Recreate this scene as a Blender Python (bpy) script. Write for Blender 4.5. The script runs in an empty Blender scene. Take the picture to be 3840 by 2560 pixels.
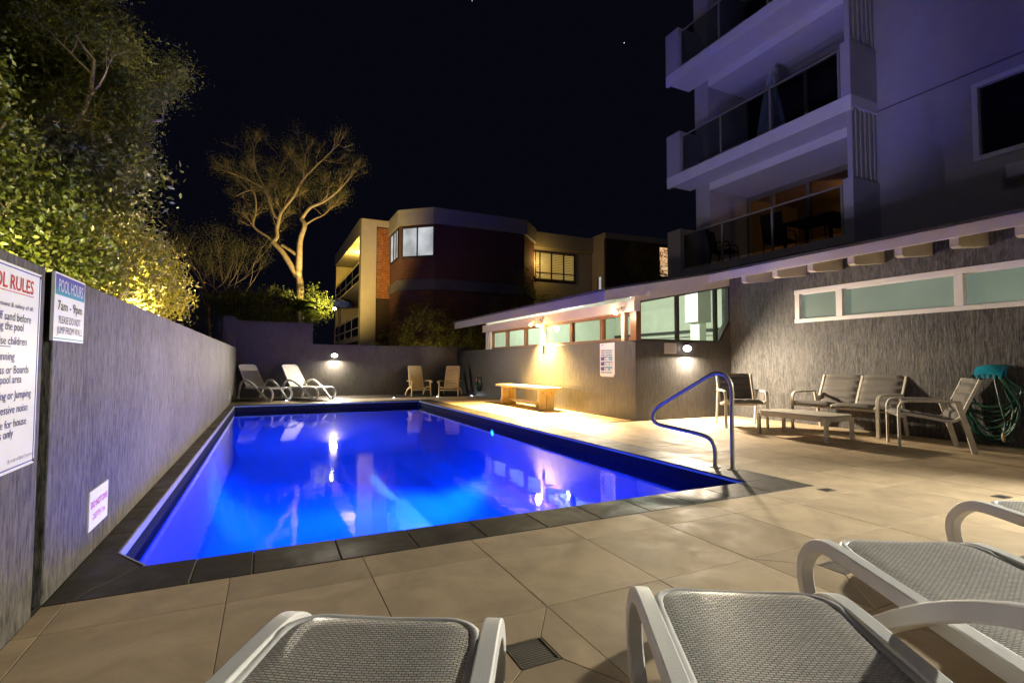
import bpy, bmesh, math, random
import numpy as np
from mathutils import Vector, Matrix

rng = random.Random(7)
npr = np.random.default_rng(7)
R = math.radians
scene = bpy.context.scene
col = scene.collection

# ------------------------------------------------------------------ camera
cam_data = bpy.data.cameras.new('camera')
cam = bpy.data.objects.new('camera', cam_data); col.objects.link(cam)
yaw, pitch, roll = R(25.605), R(2.498), R(.145)
fw = Vector((math.sin(yaw)*math.cos(pitch), math.cos(yaw)*math.cos(pitch), math.sin(pitch)))
rt = Vector((math.cos(yaw), -math.sin(yaw), 0)); up = rt.cross(fw)
r2 = rt*math.cos(roll) + up*math.sin(roll); u2 = -rt*math.sin(roll) + up*math.cos(roll)
cam.matrix_world = Matrix(((r2.x, u2.x, -fw.x, 0), (r2.y, u2.y, -fw.y, 0), (r2.z, u2.z, -fw.z, 1.0), (0, 0, 0, 1)))
cam_data.sensor_width = 36; cam_data.lens = 1907.2/3840*36
cam_data.clip_start = .02; cam_data.clip_end = 400
scene.camera = cam

# ------------------------------------------------------------------ night sky
world = bpy.data.worlds.new('World'); scene.world = world; world.use_nodes = True
wn = world.node_tree.nodes; wl = world.node_tree.links
wn.clear()
w_out = wn.new('ShaderNodeOutputWorld'); w_bg = wn.new('ShaderNodeBackground')
w_tc = wn.new('ShaderNodeTexCoord')
w_v = wn.new('ShaderNodeTexVoronoi'); w_v.inputs['Scale'].default_value = 34
w_lt = wn.new('ShaderNodeMath'); w_lt.operation = 'LESS_THAN'; w_lt.inputs[1].default_value = .024
w_sep = wn.new('ShaderNodeSeparateColor')
w_gt = wn.new('ShaderNodeMath'); w_gt.operation = 'GREATER_THAN'; w_gt.inputs[1].default_value = .72
w_m = wn.new('ShaderNodeMath'); w_m.operation = 'MULTIPLY'
w_m2 = wn.new('ShaderNodeMath'); w_m2.operation = 'MULTIPLY'
w_pw = wn.new('ShaderNodeMath'); w_pw.operation = 'POWER'; w_pw.inputs[1].default_value = 2.5
w_mix = wn.new('ShaderNodeMix'); w_mix.data_type = 'RGBA'
w_mix.inputs['A'].default_value = (.0005, .0005, .0012, 1)
w_mix.inputs['B'].default_value = (1.3, 1.4, 1.7, 1)
wl.new(w_tc.outputs['Generated'], w_v.inputs['Vector'])
wl.new(w_v.outputs['Distance'], w_lt.inputs[0])
wl.new(w_v.outputs['Color'], w_sep.inputs['Color'])
wl.new(w_sep.outputs['Red'], w_gt.inputs[0])
wl.new(w_sep.outputs['Green'], w_pw.inputs[0])
wl.new(w_lt.outputs[0], w_m.inputs[0]); wl.new(w_gt.outputs[0], w_m.inputs[1])
wl.new(w_m.outputs[0], w_m2.inputs[0]); wl.new(w_pw.outputs[0], w_m2.inputs[1])
wl.new(w_m2.outputs[0], w_mix.inputs['Factor'])
wl.new(w_mix.outputs['Result'], w_bg.inputs['Color']); w_bg.inputs['Strength'].default_value = 1
wl.new(w_bg.outputs[0], w_out.inputs['Surface'])

# ------------------------------------------------------------------ moonlight and town glow, very weak
moon_data = bpy.data.lights.new('moon', 'SUN'); moon_data.energy = .016; moon_data.angle = R(12); moon_data.color = (.75, .72, 1)
moon = bpy.data.objects.new('moon', moon_data); col.objects.link(moon)
moon.rotation_euler = Vector((.75, .45, -.42)).to_track_quat('-Z', 'Y').to_euler()

vs = scene.view_settings
scene.display_settings.display_device = 'sRGB'
vs.view_transform = 'Standard'; vs.look = 'None'; vs.exposure = 2.0; vs.gamma = 1; vs.use_curve_mapping = False
cy = scene.cycles
cy.use_denoising = True; cy.max_bounces = 7; cy.diffuse_bounces = 4; cy.glossy_bounces = 4
cy.transmission_bounces = 4; cy.transparent_max_bounces = 16; cy.sample_clamp_indirect = 3
cy.caustics_reflective = False; cy.caustics_refractive = False

# ------------------------------------------------------------------ materials
def new_mat(name):
    m = bpy.data.materials.new(name); m.use_nodes = True
    nt = m.node_tree; nt.nodes.clear()
    out = nt.nodes.new('ShaderNodeOutputMaterial')
    return m, nt, out

def nd(nt, kind, **kw):
    n = nt.nodes.new(kind)
    for k, v in kw.items():
        if k in n.inputs.keys(): n.inputs[k].default_value = v
        else: setattr(n, k, v)
    return n

def coords(nt, scale=(1, 1, 1), kind='Object', rot=(0, 0, 0)):
    tc = nd(nt, 'ShaderNodeTexCoord'); mp = nd(nt, 'ShaderNodeMapping')
    mp.inputs['Scale'].default_value = scale; mp.inputs['Rotation'].default_value = rot
    if kind == 'World':
        g = nd(nt, 'ShaderNodeNewGeometry'); nt.links.new(g.outputs['Position'], mp.inputs['Vector'])
    else:
        nt.links.new(tc.outputs[kind], mp.inputs['Vector'])
    return mp.outputs['Vector']

def ramp(nt, fac, stops):
    r = nd(nt, 'ShaderNodeValToRGB')
    els = r.color_ramp.elements
    while len(els) < len(stops): els.new(.5)
    for e, (p, c) in zip(els, stops): e.position = p; e.color = (*c, 1)
    nt.links.new(fac, r.inputs['Fac'])
    return r.outputs['Color']

def simple(name, color, rough=.6, metal=0, spec=.5, var=.18, vscale=3.0, bump=0, bscale=60, scale=(1, 1, 1), space='World', rvar=0):
    """principled with soft colour variation and optional fine relief"""
    m, nt, out = new_mat(name)
    p = nd(nt, 'ShaderNodeBsdfPrincipled'); p.inputs['Metallic'].default_value = metal
    p.inputs['Roughness'].default_value = rough; p.inputs['Specular IOR Level'].default_value = spec
    v = coords(nt, scale, space)
    n = nd(nt, 'ShaderNodeTexNoise', Scale=vscale, Detail=5, Roughness=.6); nt.links.new(v, n.inputs['Vector'])
    c0 = tuple(max(0, c*(1-var)) for c in color); c1 = tuple(min(1, c*(1+var)) for c in color)
    nt.links.new(ramp(nt, n.outputs['Fac'], [(.3, c0), (.7, c1)]), p.inputs['Base Color'])
    if rvar:
        mr = nd(nt, 'ShaderNodeMapRange'); mr.inputs['To Min'].default_value = rough-rvar; mr.inputs['To Max'].default_value = rough+rvar
        nt.links.new(n.outputs['Fac'], mr.inputs['Value']); nt.links.new(mr.outputs[0], p.inputs['Roughness'])
    if bump:
        n2 = nd(nt, 'ShaderNodeTexNoise', Scale=bscale, Detail=4); nt.links.new(v, n2.inputs['Vector'])
        b = nd(nt, 'ShaderNodeBump', Strength=bump, Distance=.01); nt.links.new(n2.outputs['Fac'], b.inputs['Height'])
        nt.links.new(b.outputs[0], p.inputs['Normal'])
    nt.links.new(p.outputs[0], out.inputs['Surface'])
    return m

def render_mat(name, dark, light, streak=1.0, bump=.6, rough=.62, fine=46, low=.36, high=.66):
    """raked cement render: short vertical strokes scratched into grey paint"""
    m, nt, out = new_mat(name)
    p = nd(nt, 'ShaderNodeBsdfPrincipled'); p.inputs['Roughness'].default_value = rough; p.inputs['Specular IOR Level'].default_value = .4
    v1 = coords(nt, (fine*1.7, fine*1.7, fine*.36), 'World'); v2 = coords(nt, (fine*.8, fine*.8, fine*.12), 'World'); v3 = coords(nt, (1.3, 1.3, 1.0), 'World')
    n1 = nd(nt, 'ShaderNodeTexNoise', Scale=1, Detail=5, Roughness=.65); nt.links.new(v1, n1.inputs['Vector'])
    n2 = nd(nt, 'ShaderNodeTexNoise', Scale=1, Detail=3); nt.links.new(v2, n2.inputs['Vector'])
    n3 = nd(nt, 'ShaderNodeTexNoise', Scale=1, Detail=4); nt.links.new(v3, n3.inputs['Vector'])
    mx = nd(nt, 'ShaderNodeMix'); mx.inputs['Factor'].default_value = .4
    nt.links.new(n1.outputs['Fac'], mx.inputs['A']); nt.links.new(n2.outputs['Fac'], mx.inputs['B'])
    mx2 = nd(nt, 'ShaderNodeMix'); mx2.inputs['Factor'].default_value = .22
    nt.links.new(mx.outputs['Result'], mx2.inputs['A']); nt.links.new(n3.outputs['Fac'], mx2.inputs['B'])
    nt.links.new(ramp(nt, mx2.outputs['Result'], [(low, dark), (.5, tuple((a+b)/2 for a, b in zip(dark, light))), (high, light)]), p.inputs['Base Color'])
    b = nd(nt, 'ShaderNodeBump', Strength=bump*streak, Distance=.012); nt.links.new(mx.outputs['Result'], b.inputs['Height'])
    nt.links.new(b.outputs[0], p.inputs['Normal'])
    nt.links.new(p.outputs[0], out.inputs['Surface'])
    return m

def tile_mat(name, base, var, rough, rscale, spec=.5):
    """cloudy porcelain, each tile a little different, duller and shinier patches"""
    m, nt, out = new_mat(name)
    p = nd(nt, 'ShaderNodeBsdfPrincipled'); p.inputs['Specular IOR Level'].default_value = spec
    oi = nd(nt, 'ShaderNodeObjectInfo')
    v = coords(nt, (1, 1, 1), 'World')
    off = nd(nt, 'ShaderNodeVectorMath', operation='ADD')
    comb = nd(nt, 'ShaderNodeMath', operation='MULTIPLY'); comb.inputs[1].default_value = 40
    nt.links.new(oi.outputs['Random'], comb.inputs[0]); nt.links.new(v, off.inputs[0]); nt.links.new(comb.outputs[0], off.inputs[1])
    n1 = nd(nt, 'ShaderNodeTexNoise', Scale=3.2, Detail=8, Roughness=.62, Distortion=.6); nt.links.new(off.outputs[0], n1.inputs['Vector'])
    n2 = nd(nt, 'ShaderNodeTexNoise', Scale=240, Detail=2); nt.links.new(v, n2.inputs['Vector'])
    mx = nd(nt, 'ShaderNodeMix'); mx.inputs['Factor'].default_value = .25
    nt.links.new(n1.outputs['Fac'], mx.inputs['A']); nt.links.new(n2.outputs['Fac'], mx.inputs['B'])
    c0 = tuple(c*(1-var) for c in base); c1 = tuple(c*(1+var) for c in base)
    cr = ramp(nt, mx.outputs['Result'], [(.3, c0), (.7, c1)])
    hs = nd(nt, 'ShaderNodeHueSaturation')
    mr = nd(nt, 'ShaderNodeMapRange'); mr.inputs['To Min'].default_value = .84; mr.inputs['To Max'].default_value = 1.12
    nt.links.new(oi.outputs['Random'], mr.inputs['Value']); nt.links.new(mr.outputs[0], hs.inputs['Value']); nt.links.new(cr, hs.inputs['Color'])
    nt.links.new(hs.outputs[0], p.inputs['Base Color'])
    n3 = nd(nt, 'ShaderNodeTexNoise', Scale=rscale, Detail=6, Roughness=.7, Distortion=1.0); nt.links.new(off.outputs[0], n3.inputs['Vector'])
    m3 = nd(nt, 'ShaderNodeMapRange'); m3.inputs['From Min'].default_value = .35; m3.inputs['From Max'].default_value = .65
    m3.inputs['To Min'].default_value = rough-.13; m3.inputs['To Max'].default_value = rough+.12
    nt.links.new(n3.outputs['Fac'], m3.inputs['Value']); nt.links.new(m3.outputs[0], p.inputs['Roughness'])
    b = nd(nt, 'ShaderNodeBump', Strength=.12, Distance=.002); nt.links.new(n2.outputs['Fac'], b.inputs['Height']); nt.links.new(b.outputs[0], p.inputs['Normal'])
    nt.links.new(p.outputs[0], out.inputs['Surface'])
    return m

def emit_mat(name, color, strength, camera_color=None):
    m, nt, out = new_mat(name)
    e = nd(nt, 'ShaderNodeEmission', Strength=strength); e.inputs['Color'].default_value = (*color, 1)
    nt.links.new(e.outputs[0], out.inputs['Surface'])
    return m

def schlick(nt, f0):
    """reflectance that is the same from both sides of a pane"""
    g = nd(nt, 'ShaderNodeNewGeometry'); d = nd(nt, 'ShaderNodeVectorMath', operation='DOT_PRODUCT')
    nt.links.new(g.outputs['Normal'], d.inputs[0]); nt.links.new(g.outputs['Incoming'], d.inputs[1])
    a = nd(nt, 'ShaderNodeMath', operation='ABSOLUTE'); nt.links.new(d.outputs['Value'], a.inputs[0])
    b = nd(nt, 'ShaderNodeMath', operation='SUBTRACT'); b.inputs[0].default_value = 1; nt.links.new(a.outputs[0], b.inputs[1])
    c = nd(nt, 'ShaderNodeMath', operation='POWER'); c.inputs[1].default_value = 5; nt.links.new(b.outputs[0], c.inputs[0])
    e = nd(nt, 'ShaderNodeMath', operation='MULTIPLY_ADD'); e.inputs[1].default_value = 1-f0; e.inputs[2].default_value = f0; nt.links.new(c.outputs[0], e.inputs[0])
    return e.outputs[0]

def glass_mat(name, tint=(.9, .95, .95), ior=1.45, rough=0.0, haze=0, haze_col=(.5, .5, .5)):
    """thin pane: clear with fresnel reflection, optional dirt film"""
    m, nt, out = new_mat(name)
    t = nd(nt, 'ShaderNodeBsdfTransparent'); t.inputs['Color'].default_value = (*tint, 1)
    g = nd(nt, 'ShaderNodeBsdfGlossy', Roughness=rough)
    mix = nd(nt, 'ShaderNodeMixShader')
    nt.links.new(schlick(nt, ((ior-1)/(ior+1))**2), mix.inputs[0]); nt.links.new(t.outputs[0], mix.inputs[1]); nt.links.new(g.outputs[0], mix.inputs[2])
    last = mix
    if haze:
        d = nd(nt, 'ShaderNodeBsdfDiffuse'); d.inputs['Color'].default_value = (*haze_col, 1)
        last = nd(nt, 'ShaderNodeMixShader'); last.inputs[0].default_value = haze
        nt.links.new(mix.outputs[0], last.inputs[1]); nt.links.new(d.outputs[0], last.inputs[2])
    nt.links.new(last.outputs[0], out.inputs['Surface'])
    return m

def leaf_mat(name, a, b, c, rough=.45, trans=.3):
    m, nt, out = new_mat(name)
    p = nd(nt, 'ShaderNodeBsdfPrincipled', Roughness=rough)
    at = nd(nt, 'ShaderNodeAttribute', attribute_name='tone')
    cr = ramp(nt, at.outputs['Fac'], [(0, a), (.55, b), (1, c)])
    nt.links.new(cr, p.inputs['Base Color'])
    tr = nd(nt, 'ShaderNodeBsdfTranslucent'); nt.links.new(cr, tr.inputs['Color'])
    mx = nd(nt, 'ShaderNodeMixShader'); mx.inputs[0].default_value = trans
    nt.links.new(p.outputs[0], mx.inputs[1]); nt.links.new(tr.outputs[0], mx.inputs[2])
    nt.links.new(mx.outputs[0], out.inputs['Surface'])
    return m

def brick_mat(name):
    m, nt, out = new_mat(name)
    p = nd(nt, 'ShaderNodeBsdfPrincipled', Roughness=.85)
    v = coords(nt, (1, 1, 1), 'Object', (R(90), 0, 0))
    bt = nd(nt, 'ShaderNodeTexBrick', Scale=1.0); bt.inputs['Brick Width'].default_value = .24; bt.inputs['Row Height'].default_value = .086
    bt.inputs['Mortar Size'].default_value = .006
    bt.inputs['Color1'].default_value = (.17, .068, .05, 1); bt.inputs['Color2'].default_value = (.11, .048, .038, 1); bt.inputs['Mortar'].default_value = (.07, .05, .045, 1)
    nt.links.new(v, bt.inputs['Vector']); nt.links.new(bt.outputs['Color'], p.inputs['Base Color'])
    b = nd(nt, 'ShaderNodeBump', Strength=.6, Distance=.01); nt.links.new(bt.outputs['Fac'], b.inputs['Height']); b.invert = True
    nt.links.new(b.outputs[0], p.inputs['Normal'])
    nt.links.new(p.outputs[0], out.inputs['Surface'])
    return m

def weave_mat(name, color, w=.016, h=.008):
    """woven sling: staggered threads, seen as small bricks with relief"""
    m, nt, out = new_mat(name)
    p = nd(nt, 'ShaderNodeBsdfPrincipled', Roughness=.3)
    uv = nd(nt, 'ShaderNodeUVMap', uv_map='UVMap')
    bt = nd(nt, 'ShaderNodeTexBrick', Scale=1.0); bt.inputs['Brick Width'].default_value = w; bt.inputs['Row Height'].default_value = h
    bt.inputs['Mortar Size'].default_value = h*.2; bt.inputs['Mortar Smooth'].default_value = .8
    c1 = tuple(c*1.12 for c in color); c2 = tuple(c*.85 for c in color); c3 = tuple(c*.22 for c in color)
    bt.inputs['Color1'].default_value = (*c1, 1); bt.inputs['Color2'].default_value = (*c2, 1); bt.inputs['Mortar'].default_value = (*c3, 1)
    nt.links.new(uv.outputs[0], bt.inputs['Vector']); nt.links.new(bt.outputs['Color'], p.inputs['Base Color'])
    b = nd(nt, 'ShaderNodeBump', Strength=.9, Distance=.003); b.invert = True
    nt.links.new(bt.outputs['Fac'], b.inputs['Height']); nt.links.new(b.outputs[0], p.inputs['Normal'])
    nt.links.new(p.outputs[0], out.inputs['Surface'])
    return m

def water_mat():
    m, nt, out = new_mat('pool_water')
    t = nd(nt, 'ShaderNodeBsdfTransparent'); t.inputs['Color'].default_value = (.33, .60, 1, 1)
    g = nd(nt, 'ShaderNodeBsdfGlossy', Roughness=.035)
    fr = nd(nt, 'ShaderNodeFresnel', IOR=1.33)
    v = coords(nt, (1, 1, 1), 'World')
    n = nd(nt, 'ShaderNodeTexNoise', Scale=2.2, Detail=3, Roughness=.5); nt.links.new(v, n.inputs['Vector'])
    n2 = nd(nt, 'ShaderNodeTexNoise', Scale=14, Detail=2); nt.links.new(v, n2.inputs['Vector'])
    ad = nd(nt, 'ShaderNodeMath', operation='MULTIPLY_ADD'); ad.inputs[1].default_value = .12
    nt.links.new(n2.outputs['Fac'], ad.inputs[0]); nt.links.new(n.outputs['Fac'], ad.inputs[2])
    b = nd(nt, 'ShaderNodeBump', Strength=.11, Distance=.02); nt.links.new(ad.outputs[0], b.inputs['Height'])
    nt.links.new(b.outputs[0], g.inputs['Normal']); nt.links.new(b.outputs[0], fr.inputs['Normal'])
    mix = nd(nt, 'ShaderNodeMixShader')
    nt.links.new(fr.outputs[0], mix.inputs[0]); nt.links.new(t.outputs[0], mix.inputs[1]); nt.links.new(g.outputs[0], mix.inputs[2])
    nt.links.new(mix.outputs[0], out.inputs['Surface'])
    return m

M = {}
M['render_rake'] = render_mat('raked_grey_render', (.020, .018, .016), (.185, .168, .145), bump=1.0, low=.39, high=.63, fine=44)
M['render_rake_house'] = render_mat('raked_charcoal_render', (.018, .017, .017), (.145, .136, .13), bump=1.0, fine=42, low=.40, high=.62)
M['render_smooth'] = render_mat('trowelled_dark_render', (.034, .032, .032), (.085, .08, .078), bump=.8, fine=24, rough=.42)
M['render_far'] = render_mat('painted_grey_render', (.058, .053, .046), (.118, .108, .092), bump=.5, fine=26, rough=.5)
M['tile'] = tile_mat('taupe_porcelain', (.43, .325, .205), .26, .66, 2.6, .2)
M['coping'] = tile_mat('charcoal_porcelain', (.040, .033, .026), .30, .52, 3.5, .25)
M['grout'] = simple('grout', (.10, .085, .065), .9)
M['dark_grout'] = simple('dark_grout', (.03, .027, .024), .9)
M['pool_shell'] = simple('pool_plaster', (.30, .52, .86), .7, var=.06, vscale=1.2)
M['mosaic'] = simple('blue_mosaic', (.012, .014, .03), .8, var=.5, vscale=38, spec=.05)
M['mosaic_grout'] = simple('mosaic_grout', (.03, .035, .06), .8)
M['trim_metal'] = simple('brushed_trim', (.55, .54, .52), .35, .7)
M['water'] = water_mat()
M['white_plastic'] = simple('white_resin', (.80, .78, .74), .38, var=.05, bump=.15, bscale=300)
M['beige_plastic'] = simple('beige_resin', (.78, .58, .28), .42, var=.07, bump=.12, bscale=200)
M['weave'] = weave_mat('grey_woven_sling', (.66, .62, .55))
M['weave_white'] = weave_mat('white_woven_sling', (.80, .77, .71), .02, .01)
M['alu'] = simple('cream_powder_coat', (.62, .57, .48), .42, var=.05)
M['sling'] = simple('taupe_outdoor_fabric', (.13, .117, .105), .85, var=.12, bump=.35, bscale=500)
M['tabletop'] = simple('stone_tabletop', (.46, .42, .36), .45, var=.1, vscale=8)
M['bench'] = simple('cream_painted_timber', (.74, .60, .30), .5, var=.10, vscale=5, bump=.2, bscale=70, scale=(1, 1, 1))
M['bolt'] = simple('rusty_bolt', (.16, .10, .05), .5, .6)
M['steel'] = simple('satin_stainless', (.33, .29, .21), .36, .35, var=.04)
M['hose'] = simple('green_hose', (.012, .075, .045), .35, var=.2, vscale=20)
M['teal'] = simple('teal_plastic', (.01, .28, .40), .35, var=.08)
M['brass'] = simple('hose_fitting', (.40, .30, .18), .4, .6)
M['orange'] = simple('orange_fitting', (.6, .12, .03), .4)
M['cream'] = simple('cream_paint', (.56, .50, .39), .55, var=.07)
M['grey_paint'] = simple('grey_violet_paint', (.26, .225, .185), .55, var=.06)
M['white_paint'] = simple('white_frame_paint', (.74, .71, .69), .45, var=.04)
M['timber'] = simple('stained_timber', (.20, .085, .025), .45, var=.3, vscale=9, scale=(1, 1, 8))
M['dark_frame'] = simple('dark_bronze_frame', (.035, .03, .026), .4)
M['roofing'] = simple('dark_roofing', (.05, .047, .045), .8, var=.3, vscale=12, bump=.4, bscale=40)
M['tower'] = simple('tower_render', (.42, .40, .41), .8, var=.07, bump=.15, bscale=90)
M['tower_dark'] = simple('tower_side_render', (.125, .12, .13), .85, var=.08, bump=.15, bscale=90)
M['soffit'] = simple('soffit_paint', (.74, .72, .74), .8, var=.04)
M['garage_wall'] = simple('garage_plaster', (.68, .70, .62), .8, var=.05)
M['garage_rail'] = simple('black_rail', (.02, .02, .02), .5)
M['glass'] = glass_mat('window_glass', (.86, .93, .90), 1.45)
M['balustrade'] = glass_mat('balustrade_glass', (.62, .66, .65), 1.5)
M['dark_glass'] = simple('dark_window', (.008, .011, .016), .08, var=.2)
M['frost'] = None
M['brick_wall'] = brick_mat('unlit_brickwork')  # same brick, darkened for the walls the lamps don't reach
M['brick'] = simple('lit_brick', (.42, .16, .055), .85, var=.35, vscale=7, bump=.4, bscale=60)  # same brick where lamplight falls, its warm light put into the colour
M['mortar'] = simple('mortar', (.05, .03, .02), .95)
M['building_cream'] = simple('building_cream', (.50, .43, .33), .7, var=.06)
M['room_brown'] = simple('brown_room', (.28, .17, .08), .7, var=.2)
M['band_grey'] = simple('dim_floor_band', (.15, .135, .14), .8, var=.15)
M['building_grey'] = simple('building_parapet', (.34, .32, .33), .8, var=.08, bump=.1, bscale=50)
M['bark_pale'] = simple('pale_bark', (.42, .34, .22), .9, var=.25, vscale=5, bump=.6, bscale=20)
M['bark_grey'] = simple('grey_bark', (.30, .25, .20), .9, var=.25, vscale=6, bump=.5, bscale=25)
M['bark_dark'] = simple('dark_bark', (.09, .07, .05), .9, var=.25, vscale=6, bump=.5, bscale=25)
M['leaf_broad'] = leaf_mat('broad_leaf', (.04, .06, .008), (.11, .13, .016), (.36, .33, .14), .32, .2)
M['leaf_fine'] = leaf_mat('fine_leaf', (.10, .125, .02), (.20, .22, .04), (.38, .36, .11), .5, .3)
M['leaf_yellow'] = leaf_mat('olive_leaf', (.08, .085, .010), (.18, .16, .02), (.40, .34, .10), .45, .3)
M['leaf_pale'] = leaf_mat('silver_leaf', (.03, .045, .012), (.08, .09, .035), (.46, .43, .36), .3, .15)
M['leaf_dim'] = leaf_mat('dim_leaf', (.10, .115, .03), (.18, .19, .055), (.28, .27, .09), .6, .3)
M['leaf_palm'] = leaf_mat('palm_leaf', (.04, .07, .012), (.10, .13, .02), (.20, .20, .04), .4, .2)
M['soil'] = simple('garden_soil', (.035, .028, .02), .95, var=.4, vscale=4, bump=.5, bscale=12)
M['sign_white'] = simple('sign_white', (.86, .85, .84), .4, var=.05)
M['sign_grey'] = simple('sign_grey_plate', (.42, .39, .38), .5, var=.05)
M['ink_navy'] = simple('navy_ink', (.02, .02, .13), .5, var=0)
M['ink_red'] = simple('red_ink', (.55, .004, .012), .5, var=0)
M['ink_pink'] = simple('pink_ink', (.60, .004, .25), .5, var=0)
M['ink_blue'] = simple('blue_ink', (.025, .05, .36), .5, var=0)
M['ink_black'] = simple('black_ink', (.03, .025, .04), .5, var=0)
M['ink_pale'] = simple('pale_ink', (.72, .72, .74), .5, var=0)
M['ink_teal'] = simple('teal_ink', (.06, .34, .36), .5, var=0)
M['ink_sky'] = simple('sky_ink', (.16, .42, .62), .5, var=0)
M['ink_grey'] = simple('grey_ink', (.25, .22, .22), .5, var=0)
M['seal'] = simple('joint_sealant', (.018, .024, .026), .75, bump=.6, bscale=30)
M['chair_dark'] = simple('dark_wicker', (.012, .011, .010), .6)
M['cloth'] = simple('pale_cloth', (.30, .33, .40), .9, var=.2, vscale=8)
M['car'] = simple('silver_car_paint', (.55, .57, .56), .3, .4, var=.03)
M['black'] = simple('black_plastic', (.015, .015, .016), .5)
M['grate'] = simple('grate_steel', (.42, .38, .30), .35, .9, var=.2, vscale=30)
M['pit'] = simple('drain_pit', (.006, .006, .005), .9)
M['lamp_glow'] = emit_mat('lamp_glow', (1, .93, .82), 12)
M['flood_glow'] = emit_mat('flood_glow', (1, .86, .55), 40)
M['led_glow'] = emit_mat('led_glow', (.85, .9, 1), 4)
M['pool_glow'] = emit_mat('pool_lamp_glow', (.05, .55, 1), 1.5)
M['tube_glow'] = emit_mat('tube_glow', (.93, 1, .93), 3)

# lit rooms behind blinds and frosted panes: glow with slight unevenness
def lit_mat(name, col_a, col_b, strength, scale=1.5, vec=(1, 1, 1), rough=.4):
    m, nt, out = new_mat(name)
    p = nd(nt, 'ShaderNodeBsdfPrincipled', Roughness=rough)
    v = coords(nt, vec, 'World'); n = nd(nt, 'ShaderNodeTexNoise', Scale=scale, Detail=3); nt.links.new(v, n.inputs['Vector'])
    cr = ramp(nt, n.outputs['Fac'], [(.35, col_a), (.65, col_b)])
    p.inputs['Base Color'].default_value = (.08, .09, .08, 1)
    nt.links.new(cr, p.inputs['Emission Color']); p.inputs['Emission Strength'].default_value = strength
    nt.links.new(p.outputs[0], out.inputs['Surface'])
    return m
M['frost'] = lit_mat('frosted_pane', (.15, .20, .145), (.20, .26, .19), .19, 1.4, rough=.35)
M['lit_cool'] = lit_mat('cool_lit_room', (.30, .32, .34), (.62, .64, .68), .25, 1.1)
M['lit_warm'] = lit_mat('warm_lit_room', (1.0, .62, .12), (1.0, .72, .22), .16, 1.0)
M['lit_peach'] = lit_mat('peach_lit_room', (1.0, .52, .22), (1.0, .66, .36), .22, 1.0)

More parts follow.
